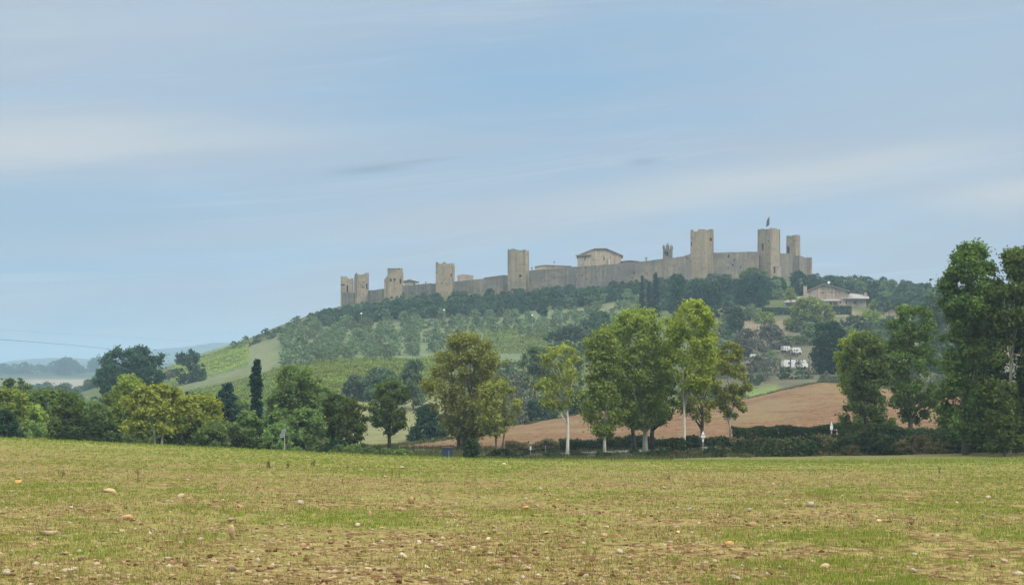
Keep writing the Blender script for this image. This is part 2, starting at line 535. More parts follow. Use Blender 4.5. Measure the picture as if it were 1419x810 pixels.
n2 = noise(nt, scaled(nt, ae, (5.5, 48, 1), (8.3, 4.2, 0)), 1.0, 5, .55, .4)
n3 = noise(nt, scaled(nt, ae, (1.3, 7, 1), (11.2, 9.9, 0)), 1.0, 3, .5, .3)


def band(px, py, wx, wy, tilt=0.):
    """a soft streak of thinner or thicker cloud at one bearing and elevation"""
    a0 = math.atan((px - CX) / F); e0 = math.atan((CH - py) / F)
    dx = mathn(nt, 'SUBTRACT', az, a0)
    dy = mathn(nt, 'SUBTRACT', mathn(nt, 'SUBTRACT', el, e0), mathn(nt, 'MULTIPLY', dx, tilt))
    dy = mathn(nt, 'ADD', dy, mathn(nt, 'MULTIPLY', mathn(nt, 'SUBTRACT', n2, .5), wy * 2.4))
    q = mathn(nt, 'ADD', mathn(nt, 'POWER', mathn(nt, 'DIVIDE', mathn(nt, 'ABSOLUTE', dx), wx), 2.0),
              mathn(nt, 'POWER', mathn(nt, 'DIVIDE', mathn(nt, 'ABSOLUTE', dy), wy), 2.0))
    return mathn(nt, 'EXPONENT', mathn(nt, 'MULTIPLY', q, -1.0))


BLUE = (2.0257, 3.0492, 4.1944); GREY = (2.6044, 3.1284, 3.8024); CREAM = (3.7206, 3.9204, 3.9984)
veil = ramp(nt, mathn(nt, 'ADD', mathn(nt, 'MULTIPLY', n1, .55), mathn(nt, 'MULTIPLY', n3, .45)), .34, .56)
cloud = mixc(nt, veil, BLUE, GREY)
n4 = noise(nt, scaled(nt, ae, (3.9000, 62.0000, 1.0000), (2.2425, 6.1000, 0.0000)), 1.0, 7, .62, .9)
n5 = noise(nt, scaled(nt, ae, (2.9250, 26.0000, 1.0000), (14.9175, 2.1000, 0.0000)), 1.0, 6, .6, .7)
cloud = mixc(nt, mathn(nt, 'MULTIPLY', ramp(nt, n5, .50, .66), .45), cloud, (2.3887, 3.5000, 4.7000))
cloud = mixc(nt, mathn(nt, 'MULTIPLY', ramp(nt, n4, .50, .70), .45), cloud, (3.4125, 3.9500, 4.5000))
cloud = mixc(nt, mathn(nt, 'MULTIPLY', ramp(nt, n2, .48, .72), .4), cloud, (2.8938, 3.4848, 4.0768))
for (px, py, wx, wy, tilt, amt, c) in [
        (60, 205, .17, .017, .06, .85, CREAM), (420, 185, .12, .008, .10, .35, CREAM), (150, 60, .20, .03, .0, .35, (3.0592, 3.6432, 4.1552)),
        (800, 110, .22, .040, .06, .75, (1.8190, 2.8908, 4.0768)), (980, 262, .14, .012, .13, .45, CREAM), (1250, 235, .09, .010, .13, .4, CREAM),
        (1440, 280, .07, .012, .05, .6, CREAM), (560, 305, .12, .012, .10, .4, (2.9765, 3.2868, 3.7632)), (180, 340, .14, .009, .06, .3, (3.0592, 3.2868, 3.7632)),
        (1250, 90, .13, .04, .0, .35, (2.6458, 3.4056, 4.1552)), (30, 310, .12, .02, 0., .35, (1.9843, 2.8512, 3.7632)),
        (515, 236, .026, .0030, .10, .55, (1.7363, 2.3364, 3.0576)), (585, 224, .022, .0013, .10, .4, (1.9016, 2.4552, 3.1360)), (890, 225, .012, .0028, .06, .45, (1.8190, 2.3760, 3.1360))]:
    cloud = mixc(nt, mathn(nt, 'MULTIPLY', band(px, py, wx, wy, tilt), min(.95, amt * 1.45)), cloud, c)
# an overcast dome is brighter overhead than at the horizon
dome = mathn(nt, 'ADD', 1.0, mathn(nt, 'MULTIPLY', ramp(nt, sx.outputs[2], .26, .85), 3.2))
high = mixc(nt, ramp(nt, sx.outputs[2], .25, .6), cloud, (4.75, 4.7, 4.5))
cm = N.new('ShaderNodeVectorMath'); cm.operation = 'SCALE'; L.new(high, cm.inputs[0]); L.new(dome, cm.inputs['Scale'])
# thin air colour showing through the cloud sheet
skyc = mixc(nt, .92, sky.outputs[0], cm.outputs[0])
bg = N.new('ShaderNodeBackground'); bg.inputs[1].default_value = .1; L.new(skyc, bg.inputs[0])
wo = N.new('ShaderNodeOutputWorld'); L.new(bg.outputs[0], wo.inputs[0])

vs = SC.view_settings; vs.view_transform = 'Standard'; vs.look = 'None'; vs.gamma = 1; vs.exposure = .72; vs.use_curve_mapping = False
SC.cycles.use_denoising = True
SC.cycles.max_bounces = 6; SC.cycles.diffuse_bounces = 3; SC.cycles.transmission_bounces = 3; SC.cycles.volume_bounces = 1; SC.cycles.transparent_max_bounces = 4
SC.cycles.sample_clamp_indirect = 4
SC.cycles.caustics_reflective = False; SC.cycles.caustics_refractive = False

# haze: even air around everything
m, nt, N, L = newmat('hazy_air')
pv = N.new('ShaderNodeVolumePrincipled'); pv.inputs['Color'].default_value = (.44, .63, .80, 1)
pv.inputs['Density'].default_value = 2.8e-4; pv.inputs['Anisotropy'].default_value = .1
o_ = N.new('ShaderNodeOutputMaterial'); L.new(pv.outputs[0], o_.inputs['Volume'])
mb = MB(); mb.box(-6500, 6500, -60, 7600, -34, 96)
hz = mb.build('haze', m); hz['kind'] = 'stuff'

# ------------------------------------------------------------------ ground sheets
rows = np.concatenate([np.linspace(-24, 9.6, 14), 10 * np.exp(np.linspace(0, math.log(112 / 10), 430)), np.linspace(112.6, 270, 170), np.linspace(271.5, 700, 190), np.exp(np.linspace(math.log(712), math.log(7000), 60))])
NC = 460
sgrid = np.linspace(-1, 1, NC); sgrid = sgrid * (.72 + .28 * sgrid**2)
HW = np.where(rows < 10, 24.0, 16 + .8 * rows)
GY = np.repeat(rows[:, None], NC, 1); GX = sgrid[None, :] * HW[:, None]
GZ = gz(GX.ravel(), GY.ravel()).reshape(GX.shape)
nearw = np.clip((118 - GY) / 8, 0, 1) * np.clip((GY + 5) / 10, 0, 1)
GZ = GZ + nearw * ((fbm(GX * 3.1, GY * 3.1, 3, 3) - .5) * .075 + (fbm(GX * .7, GY * .55, 5, 3) - .5) * .10)
midw = np.clip((GY - 150) / 60, 0, 1) * np.clip((900 - GY) / 200, 0, 1)
GZ = GZ + midw * (fbm(GX * .12, GY * .12, 8, 4) - .5) * 1.0
fine_field = np.clip((GY - 160) / 10, 0, 1) * np.clip((268 - GY) / 6, 0, 1)
GZ = GZ + fine_field * ((fbm(GX * .9, GY * .45, 31, 4) - .5) * .28)
PXG = CX + F * GX / np.maximum(GY, 1)


def crest(px):
    return np.interp(px, [480, 540, 600, 650, 700, 760, 820, 1000, 1150, 1450], [176, 181, 188, 208, 232, 248, 258, 260, 262, 262])


def ploughlow(px):
    return np.interp(px, [500, 600, 700, 1000, 1450], [172, 168, 163, 161, 160])


def cover(X, Y, px):
    """land cover colour of the hillside at each place"""
    nb = fbm(X * .035, Y * .035, 12, 4); nf = fbm(X * .4, Y * .25, 14, 4)
    c = np.empty(X.shape + (3,))
    c[:] = (.075, .095, .034)
    def put(mask, col, v=.3):
        k = np.clip(mask, 0, 1)[..., None]
        cc = np.array(col) * (1 + v * 2 * (nf[..., None] - .5))
        c[:] = c * (1 - k) + cc * k
    sm = lambda a, lo, hi: np.clip((a - lo) / (hi - lo), 0, 1)
    py = CH - F * GZ_ / np.maximum(Y, 1)
    put(sm(Y, 110, 120) * sm(Y, 170, 150), (.085, .085, .042))
    put(sm(px, 900, 1010) * sm(Y, 150, 132) * sm(Y, 108, 112), (.125, .125, .042), .15)       # smooth strip beyond the crest
    put(sm(Y, 178, 200) * sm(Y, 345, 320) * sm(px, 420, 470) * sm(px, 690, 640), (.145, .148, .068), .25)   # meadow
    put(sm(Y, 320, 340) * sm(Y, 440, 425) * sm(px, 380, 420) * sm(px, 640, 600), (.13, .145, .05), .2)   # vineyard floor
    put(sm(Y, 425, 440) * sm(Y, 575, 560) * sm(px, 320, 380) * sm(px, 900, 860), (.105, .135, .068), .3)     # grove floor
    put(sm(nb, .5, .6) * sm(Y, 540, 552) * sm(Y, 570, 562) * sm(px, 560, 620) * sm(px, 900, 850), (.135, .12, .075))  # bare terrace
    put(sm(py, 470, 478) * sm(py, 520, 510) * sm(px, 336, 344) * sm(px, 390, 372) * sm(Y, 430, 450), (.125, .14, .072), .2)
    put(sm(py, 498, 506) * sm(py, 548, 536) * sm(px, 232, 255) * sm(px, 352, 345) * sm(Y, 430, 460), (.112, .135, .068), .25)
    put(sm(Y, 1150, 1250) * sm(Y, 1750, 1600) * sm(px, 20, 50), (.21, .185, .125), .1)
    put(sm(Y, 1600, 1800), (.05, .065, .035))
    put(sm(Y, 262, 272) * sm(Y, 340, 325) * sm(px, 1000, 1040) * sm(px, 1090, 1075), (.12, .17, .05), .2)
    put(sm(Y, 264, 275) * sm(Y, 520, 480) * sm(px, 930, 980), (.085, .085, .052), .3)
    put(sm(Y, 264, 270) * sm(Y, 318, 306) * sm(px, 1020, 1036) * sm(px, 1082, 1074), (.12, .16, .05), .2)
    put(sm(nb, .52, .6) * sm(Y, 330, 350) * sm(Y, 560, 520) * sm(px, 980, 1050), (.16, .13, .085))
    return c


GZ_ = GZ
COVER = cover(GX, GY, PXG)
VID = np.arange(len(rows) * NC).reshape(len(rows), NC)
Q = np.stack([VID[:-1, :-1], VID[:-1, 1:], VID[1:, 1:], VID[1:, :-1]], -1)
fy = (GY[:-1, :-1] + GY[1:, 1:]) / 2; fx = (GX[:-1, :-1] + GX[1:, 1:]) / 2; fpx = CX + F * fx / np.maximum(fy, 1)
isplough = (fy > ploughlow(fpx)) & (fy < crest(fpx)) & (fpx > 495) & (fpx < 1500)
isfield = fy < 113.5


def ground_mat(name, field):
    m, nt, N, L = newmat(name)
    p = pos(nt)
    if field == 'stubble':
        a = noise(nt, p, .5, 5, .6); b = noise(nt, p, 3.5, 6, .7); c2 = noise(nt, scaled(nt, p, (.05, .22, 1)), 1, 4, .55)
        soil = mixc(nt, ramp(nt, b, .35, .7), (0.0818, 0.0433, 0.0170), (0.2008, 0.1260, 0.0523))
        straw = mixc(nt, ramp(nt, noise(nt, p, 9, 5, .7), .3, .7), (0.1416, 0.1111, 0.0370), (0.2832, 0.2407, 0.0885))
        green = mixc(nt, ramp(nt, noise(nt, p, 6, 5, .7), .3, .7), (0.1067, 0.1268, 0.0236), (0.2134, 0.2305, 0.0525))
        col = mixc(nt, ramp(nt, b, .41, .60), soil, straw)
        gm = ramp(nt, mathn(nt, 'ADD', mathn(nt, 'MULTIPLY', a, .5), mathn(nt, 'MULTIPLY', c2, .5)), .44, .60)
        sy = N.new('ShaderNodeSeparateXYZ'); L.new(p, sy.inputs[0])
        farg = ramp(nt, sy.outputs[1], 55, 100)
        gm = mathn(nt, 'ADD', mathn(nt, 'MULTIPLY', gm, .55), mathn(nt, 'MULTIPLY', farg, .45), clamp=True)
        col = mixc(nt, gm, col, green)
        finish(nt, col, .95, .1, b, .8, .06)
    elif field == 'plough':
        a = noise(nt, p, .07, 5, .65); b = noise(nt, p, 1.5, 7, .78); st = noise(nt, scaled(nt, p, (.12, .7, 1)), 1, 6, .7)
        furrow = noise(nt, scaled(nt, p, (.06, 1.6, .3)), 1, 5, .7, .6)
        col = mixc(nt, ramp(nt, b, .34, .66), (0.0600, 0.0323, 0.0185), (0.1880, 0.1116, 0.0592))
        col = mixc(nt, mathn(nt, 'MULTIPLY', ramp(nt, furrow, .48, .62), .55), col, (0.2400, 0.1540, 0.0814))
        col = mixc(nt, mathn(nt, 'MULTIPLY', ramp(nt, st, .52, .66), .6), col, (0.0800, 0.0462, 0.0259))
        col = mixc(nt, mathn(nt, 'MULTIPLY', ramp(nt, a, .48, .6), .6), col, (0.1600, 0.1270, 0.0629))
        finish(nt, col, .95, .1, b, .8, .25)
    else:
        va = N.new('ShaderNodeVertexColor'); va.layer_name = 'cover'
        b = noise(nt, p, 1.1, 6, .7); a = noise(nt, p, .16, 4, .6)
        col = mixc(nt, mathn(nt, 'MULTIPLY', ramp(nt, b, .35, .7), .55), va.outputs[0], mixc(nt, 1.0, va.outputs[0], (.45, .5, .42), 'MULTIPLY'))
        col = mixc(nt, mathn(nt, 'MULTIPLY', ramp(nt, a, .45, .7), .35), col, mixc(nt, 1.0, va.outputs[0], (1.5, 1.35, 1.2), 'MULTIPLY'))
        finish(nt, col, .95, .1, b, .6, .2)
    return m


def sheet(name, mask, mat):
    q = Q[mask]; used = np.unique(q)
    remap = np.full(VID.size, -1, np.int32); remap[used] = np.arange(len(used))
    V = np.stack([GX.ravel(), GY.ravel(), GZ.ravel()], 1)[used]
    me = mesh_np(name, V, [remap[q]], mat, smooth=True, vcol=COVER.reshape(-1, 3)[used])
    o = link(name, me); o['kind'] = 'structure'
    return o


sheet('stubble_field', isfield, ground_mat('stubble_field', 'stubble'))
sheet('ploughed_field', isplough & ~isfield, ground_mat('ploughed_earth', 'plough'))
sheet('ground', ~isfield & ~isplough, ground_mat('hillside_cover', 'hill'))


def gsurf(X, Y):
    """height of the finished ground, bumps included (coarse lookup)"""
    i = int(np.clip(np.searchsorted(rows, Y) - 1, 0, len(rows) - 2))
    s = X / HW[i]; j = int(np.clip(np.searchsorted(sgrid, s) - 1, 0, NC - 2))
    return float(np.mean(GZ[i:i + 2, j:j + 2]))


def gsurf_v(X, Y):
    i = np.clip(np.searchsorted(rows, Y) - 1, 0, len(rows) - 2); a = (Y - rows[i]) / (rows[i + 1] - rows[i])
    out = np.zeros(len(X))
    for di, wgt in ((0, 1 - a), (1, a)):
        s = np.clip(X / HW[i + di], -1, 1); j = np.clip(np.searchsorted(sgrid, s) - 1, 0, NC - 2)
        b = (s - sgrid[j]) / (sgrid[j + 1] - sgrid[j])
        out += wgt * (GZ[i + di, j] * (1 - b) + GZ[i + di, j + 1] * b)
    return out


# the road behind the field
rd = []
for px in np.linspace(640, 1500, 60):
    Yc = np.interp(px, [640, 720, 830, 960, 1100, 1500], [150, 150.5, 152, 153, 152, 146])
    rd.append(((px - CX) / F * Yc, Yc))
v = []; f = []
for k, (x, y) in enumerate(rd):
    for s in (-2.4, 2.4):
        v.append((x, y + s, gz1(x, y) + .06))
    if k: f.append([2 * k - 2, 2 * k, 2 * k + 1, 2 * k - 1])
link('road', mesh_np('road', v, [np.array(f)], M['asphalt']))['kind'] = 'structure'

# distant hills
def far_hills(name, Y0, depth, pts, col, bump, seed):
    xs = np.linspace(pts[0][0], pts[-1][0], 400)
    prof = np.interp(xs, [p[0] for p in pts], [p[1] for p in pts])
    X = (xs - CX) / F * Y0
    z = (CH - prof) / F * Y0 + (fbm(X / bump[0], X * 0, seed, 4) - .5) * bump[1]
    vs_ = []; fs_ = []
    us = [0, .15, .35, .6, .8, .93, 1, 1.12, 1.4]; hs = [-.0, .22, .45, .7, .87, .97, 1, .94, .3]
    for i, (u, hh) in enumerate(zip(us, hs)):
        base = -16.0
        rough = (fbm(X / bump[0] * 1.3, X * 0 + i * 3.7, seed + 5, 3) - .5) * bump[1] * .5 * (0 < i < 6)
        vs_.append(np.stack([X, np.full_like(X, Y0 - depth * (1 - u)), base + (z - base) * hh + rough], 1))
    V = np.concatenate(vs_); n = len(xs)
    for i in range(len(us) - 1):
        a = np.arange(n - 1) + i * n
        fs_.append(np.stack([a, a + 1, a + n + 1, a + n], 1))
    m, nt, N, L = newmat(name + '_cover')
    nn = noise(nt, scaled(nt, pos(nt), (.012, .012, .03)), 1, 5, .65)
    finish(nt, mixc(nt, ramp(nt, nn, .4, .65), tuple(c * .7 for c in col), tuple(c * 1.4 for c in col)), .95, .05)
    o = link(name, mesh_np(name, V, [np.concatenate(fs_)], m, smooth=True)); o['kind'] = 'structure'


far_hills('wooded_ridge', 2300, 500, [(-500, 508), (0, 509), (50, 507), (90, 511), (140, 513), (160, 511), (240, 507), (400, 505), (900, 505), (1500, 508)], (.034, .05, .028), (60, 16), 3)
far_hills('blue_ridge', 4300, 700, [(-500, 503), (0, 502.5), (30, 499.5), (75, 498), (105, 497.5), (140, 502), (160, 501), (190, 490), (250, 482), (330, 480), (600, 488), (1500, 495)], (.03, .045, .03), (160, 30), 9)
far_hills('mountain_ridge', 5000, 600, [(-500, 504), (0, 503), (120, 500), (200, 488), (270, 484), (287, 478), (291, 474.5), (295, 477.5), (299, 475.5), (303, 478), (308, 475), (314, 477.5), (330, 480), (600, 486), (1500, 490)], (.03, .042, .034), (260, 6), 21)

# ------------------------------------------------------------------ masonry helpers
def panel(mb, o, u, nrm, width, z0, top, holes, step, m=0, lean=0.0, zstep=3.0, back=1):
    """upright wall face from origin o along u; top(x) gives its ragged height; holes (a,b,z0,z1,deep) are cut as real recesses"""
    o = np.asarray(o, float); u = np.asarray(u, float); nrm = np.asarray(nrm, float)
    xs = set(np.linspace(0, width, max(2, int(width / step) + 1)).tolist()); zs = {z0}
    tmin = min(top(x) for x in np.linspace(0, width, 40)) - .4
    for z in np.arange(z0 + zstep, tmin - .3, zstep): zs.add(float(z))
    zs.add(tmin)
    for (a, b, c, d, e) in holes: xs |= {a, b}; zs |= {c, d}
    xs = sorted(xs); zs = sorted(zs)

    def pt(x, z, e=0.):
        return o + u * x + np.array([0, 0, z]) - nrm * (e + lean * (z - z0))
    for i in range(len(xs) - 1):
        x0, x1 = xs[i], xs[i + 1]; xm = (x0 + x1) / 2
        if x1 - x0 < 1e-6: continue
        for k in range(len(zs) - 1):
            a, b = zs[k], zs[k + 1]; zm = (a + b) / 2
            if b - a < 1e-6: continue
            h = next((h for h in holes if h[0] < xm < h[1] and h[2] < zm < h[3]), None)
            if h is None:
                mb.face([pt(x0, a), pt(x1, a), pt(x1, b), pt(x0, b)], m)
        mb.face([pt(x0, zs[-1]), pt(x1, zs[-1]), pt(x1, top(x1)), pt(x0, top(x0))], m)
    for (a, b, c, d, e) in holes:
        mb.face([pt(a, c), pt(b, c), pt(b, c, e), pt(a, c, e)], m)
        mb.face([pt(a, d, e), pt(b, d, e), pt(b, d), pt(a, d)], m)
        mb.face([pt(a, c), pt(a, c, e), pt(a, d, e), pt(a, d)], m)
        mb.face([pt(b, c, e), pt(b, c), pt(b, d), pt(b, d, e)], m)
        mb.face([pt(a, c, e), pt(b, c, e), pt(b, d, e), pt(a, d, e)], back)  # back of the recess, painted dark for the shade in it


def ragged(rng, width, h, amp, big=0, step=.6):
    n = int(width / step) + 3
    j = np.repeat(rng.random(n // 2 + 2), 2)[:n] * amp + rng.random(n) * amp * .25
    w_ = np.convolve(rng.normal(size=n + 8), np.ones(6) / 6, 'same')[4:4 + n] * big
    xs = np.arange(n) * step
    return lambda x: h - float(np.interp(x, xs, j)) + float(np.interp(x, xs, w_))


TOWERS = {}


def tower(label, px0, px1, top, Y, theta, wins, holes=(), amp=.5, big=.25, depth=None, batter=.012, seed=1, extra=None):
    """px0..px1 apparent width in photo columns; theta turns its left face towards us"""
    rng = np.random.default_rng(seed)
    s = Y / F; pxm = (px0 + px1) / 2
    view = math.atan((pxm - CX) / F)
    app = (px1 - px0) * s
    wd = app / (math.cos(theta) + (depth or 1) * abs(math.sin(theta))); dp = wd * (depth or 1)
    base = spot(pxm, Y); base[2] -= 1.2
    h = (CH - top) * s - base[2]
    o = thing('stone_tower', label, 'tower', base, -view - theta)
    mb = MB()
    hw, hd = wd / 2, dp / 2
    tops = [ragged(rng, max(wd, dp) + 1, h - (0 if k_ == 0 or abs(theta) > R(10) and k_ % 2 else amp * .9), amp * 1.7, big * .8, .8) for k_ in range(4)]
    def conv(H):      # (fx, pyz, wpx, hpx, deep)
        r_ = []
        for (fx, py, wp, hp, dd) in H:
            xc = fx * wd; zc = (CH - py) * s - base[2]
            g_ = 1.45 if max(wp, hp) < 3 else 1.2
            r_.append((xc - wp * s * g_ / 2, xc + wp * s * g_ / 2, zc - hp * s * g_ / 2, zc + hp * s * g_ / 2, dd * 1.3))
        return r_
    front = conv([q for q in wins if q[5:] == () or q[5] == 'f'] and [q[:5] for q in wins if q[5:] == () or q[5] == 'f'] + [q for q in holes] if wins else list(holes))
    right = conv([q[:5] for q in wins if q[5:] == ('r',)])
    panel(mb, (-hw, -hd, 0), (1, 0, 0), (0, -1, 0), wd, 0, tops[0], front, .6, 0, batter)
    panel(mb, (hw, -hd, 0), (0, 1, 0), (1, 0, 0), dp, 0, tops[1], right, .6, 0, batter)
    panel(mb, (hw, hd, 0), (-1, 0, 0), (0, 1, 0), wd, 0, tops[2], [], .6, 0, batter)
    panel(mb, (-hw, hd, 0), (0, -1, 0), (-1, 0, 0), dp, 0, tops[3], [], .6, 0, batter)
    q = .9 + batter * h
    mb.box(-hw + q, hw - q, -hd + q, hd - q, h - 3.2, h - 1.8)
    # parapet inside faces
    for (x0, x1, y0, y1) in ((-hw + q - .02, hw - q + .02, -hd + q - .03, -hd + batter * h + .02), (-hw + q - .02, hw - q + .02, hd - batter * h - .02, hd - q + .03),
                             (-hw + batter * h + .02, -hw + q - .03, -hd + batter * h + .03, hd - batter * h - .03), (hw - q + .03, hw - batter * h - .02, -hd + batter * h + .03, hd - batter * h - .03)):
        mb.box(x0, x1, min(y0, y1), max(y0, y1), h - 3.4, h - amp * 2.8 - big - .5)
    if extra: extra(mb, hw, hd, h, s, base)
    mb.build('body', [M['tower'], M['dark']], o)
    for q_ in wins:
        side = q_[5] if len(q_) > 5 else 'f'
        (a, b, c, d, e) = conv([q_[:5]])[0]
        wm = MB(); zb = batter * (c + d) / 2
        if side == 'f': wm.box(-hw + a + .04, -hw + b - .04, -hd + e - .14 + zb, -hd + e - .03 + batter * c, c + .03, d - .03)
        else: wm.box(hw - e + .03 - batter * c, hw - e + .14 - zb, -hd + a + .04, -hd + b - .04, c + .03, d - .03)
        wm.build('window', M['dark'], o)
    TOWERS[label] = o
    return o


def putlogs(rng, n, y0, y1, wp=.7):
    return [(rng.uniform(.1, .9), rng.uniform(y0, y1), wp, wp, .6) for _ in range(n)]


rg = np.random.default_rng(4)
def clean_holes(H):
    out = []
    for h in H:
        if all(abs(h[0] - k[0]) > .09 or abs(h[1] - k[1]) > 3 for k in out): out.append(h)
    return out


tower('leftmost low ruined stone tower at the far left end of the wall', 472.6, 490.2, 382.5, 636, R(3), [(.52, 400, 2.0, 8, 1.2)], clean_holes([(.15, 395, 5, 1.6, .7), (.5, 391, 1, 1, .6), (.8, 393, 1, 1, .6), (.3, 405, 1, 1, .6)]), .9, .6, seed=3)
tower('second tower from the left, at the corner of the wall beside the lowest tower', 490.8, 511.2, 376.3, 618, R(-13), [(.83, 397, 2.0, 6.5, 1.4)], clean_holes([(.5, 398.5, 1.6, 1.4, .6), (.18, 392, .9, .9, .6), (.55, 391, .9, .9, .6), (.5, 408, .9, .9, .6), (.46, 417, .9, .9, .6), (.25, 402, .8, .8, .6)]), .8, .5, seed=5)


def step_left(mb, hw, hd, h, s, base):
    w_ = 4.6 * s; z = (CH - 384.5) * s - base[2]
    mb.prism([(-hw - w_, -hd + .35), (-hw + .1, -hd + .35), (-hw + .1, hd - .4), (-hw - w_, hd - .4)], 0, [z - .9, z + .9, z + .7, z - .4])


tower('ruined tower with a broken lower step on its left side', 537, 559, 368.8, 607, R(4), [(.22, 388.4, 2, 3.4, 1.2), (.47, 387.8, 1.8, 2.6, 1.2), (.86, 390, 1.8, 6, 1.4)],
      clean_holes([(.75, 373, 2.2, 1.1, .5), (.58, 392, .9, .9, .6), (.5, 400, .9, .9, .6), (.27, 412.6, 2.6, 2.0, .8), (.3, 404, .8, .8, .6)]), .9, .6, seed=7, extra=step_left)
tower('plain tower with one small window low on its right, left of the middle tower', 603.8, 630.2, 361.3, 597, R(7), [(.9, 381.5, 1.6, 3, 1.2)], clean_holes([(.36, 392.5, 1.0, 1.6, .6), (.6, 386, .8, .8, .6), (.2, 378, .7, .7, .6), (.55, 372, .7, .7, .6), (.7, 396, .8, .8, .6)]), .7, .9, seed=8)
tower('tall square tower in the middle of the wall with a pale right face', 703.3, 733.3, 344.2, 590, R(13), [(.72, 382.8, 2.4, 2.2, 1.1), (.5, 367, 1.8, 3.5, 1.2, 'r')], clean_holes([(.42, 371, .9, .9, .6), (.2, 374, .7, .7, .6), (.5, 391, .7, .7, .6), (.3, 358, .7, .7, .6)]), .5, .2, seed=9)
tower('big square tower to the right of the bell tower, standing proud of the wall', 957, 989, 317.3, 585, R(1), [(.88, 333, 2.3, 3.6, 1.2)], clean_holes([(.05, 339, 1.2, 5, .5), (.6, 329, .7, .7, .5), (.3, 345, .7, .7, .5), (.65, 352, .7, .7, .5)]), .8, .15, seed=12)
tower('tall square tower carrying a flag, seen corner on', 1049.6, 1081.2, 316.2, 592, R(36), [(.38, 342.5, 2.8, 8, 1.4), (.4, 374.5, 3.6, 7.5, 1.2, 'r')], clean_holes([(.97, 357, .8, 1.2, .4)]), .35, .08, seed=14)
tower('narrow tower at the right end of the castle with a tall window opening', 1089.4, 1109, 325, 618, R(24), [(.2, 346.5, 3.2, 8, 1.1)], (), .4, .15, seed=15)
flagt = TOWERS['tall square tower carrying a flag, seen corner on']


def wall_run(label, pts, thick=2.0, seed=1, amp=.22, holes=(), gap=0.):
    """curtain wall through (px, top row, Y) points"""
    rng = np.random.default_rng(seed)
    p0 = spot(pts[0][0], pts[0][2]); p1 = spot(pts[-1][0], pts[-1][2])
    root = p0.copy(); root[2] = min(gz1(*spot(q[0], q[2])[:2]) for q in pts) - 1.5
    mb = MB()
    for (a, b) in zip(pts[:-1], pts[1:]):
        A = spot(a[0], a[2]); B = spot(b[0], b[2])
        za = (CH - a[1]) / F * a[2] - root[2]; zb = (CH - b[1]) / F * b[2] - root[2]
        d = (B - A)[:2]; ln = float(np.hypot(*d)); u = np.array([d[0] / ln, d[1] / ln, 0]); nrm = np.array([u[1], -u[0], 0])
        ja = ragged(rng, ln, 0, amp, amp * .5, .9)
        top = lambda x: za + (zb - za) * x / ln + ja(x)
        hs = []
        for (px, py, wp, hp) in holes:
            if a[0] < px < b[0]:
                f_ = (px - a[0]) / (b[0] - a[0]); Yh = a[2] + (b[2] - a[2]) * f_; s = Yh / F
                zc = (CH - py) * s - root[2]; xc = f_ * ln
                if all(abs(xc - (k[0] + k[1]) / 2) > 1.3 or abs(zc - (k[2] + k[3]) / 2) > 1.3 for k in hs):
                    hs.append((xc - wp * s * .75, xc + wp * s * .75, zc - hp * s * .8, zc + hp * s * .8, 1.1))
        o = np.array([A[0] - root[0], A[1] - root[1], 0])
        panel(mb, o, u, nrm, ln, 0, top, hs, .9, 0, 0, 2.5, 1)
        bk = o + u * ln - nrm * thick
        panel(mb, bk, -u, -nrm, ln, 0, lambda x: top(ln - x) - .05, [], .9, 0, 0, 6)
        xs = np.linspace(0, ln, max(2, int(ln / .9) + 1))
        for x0, x1 in zip(xs[:-1], xs[1:]):
            q = lambda x, e, dz: o + u * x - nrm * e + np.array([0, 0, top(x) + dz])
            mb.face([q(x0, 0, 0), q(x1, 0, 0), q(x1, thick, -.05), q(x0, thick, -.05)])
        for x in (0, ln):
            e0 = o + u * x; e1 = e0 - nrm * thick; t = np.array([0, 0, top(x)])
            mb.face([e0, e1, e1 + t - [0, 0, .05], e0 + t])
    o_ = thing('castle_wall', label, 'wall', root)
    mb.build('masonry', [M['castle'], M['dark']], o_)
    return o_


def rnd_holes(rng, px0, px1, t0, t1, drop, n):
    out = []
    for _ in range(n):
        px = rng.uniform(px0, px1); t = t0 + (t1 - t0) * (px - px0) / (px1 - px0)
        out.append((px, t + rng.uniform(3, drop), rng.uniform(.6, 1.1), rng.uniform(.6, 1.1)))
    return out


wall_run('low stretch of wall in front of the leftmost tower', [(474, 404, 626), (491.2, 405, 618.5)], seed=2, holes=[(477, 409, 1.4, 1.2), (482, 412, .8, .8)])
wall_run('short stretch of wall sloping up towards the tower with the broken step', [(510.5, 402, 616), (537, 398.6, 606)], seed=3)
wall_run('stretch of wall peppered with dark holes between two left towers', [(558.5, 394.2, 604), (604, 391.2, 596)], seed=4, amp=.4, holes=[(559, 408, 1.6, 1.8), (571, 406, 1.5, 2), (584, 405, 1, 1), (586, 399, .9, .9), (589, 397, .9, .9), (592, 403, 1, 1), (595, 399.5, 1.2, 1.2), (599, 401, 1, 1), (602, 398, .9, .9), (578, 401, .8, .8), (583, 409, 1.2, 1.2), (566, 411, .9, .9)])
wall_run('smooth stretch of wall left of the tall middle tower', [(629.5, 389.5, 594.5), (668, 386, 591), (704, 382, 588.5)], seed=5, amp=.1, holes=[(641, 394.5, .8, .8), (660, 392, .6, .6), (690, 391, .6, .6)])
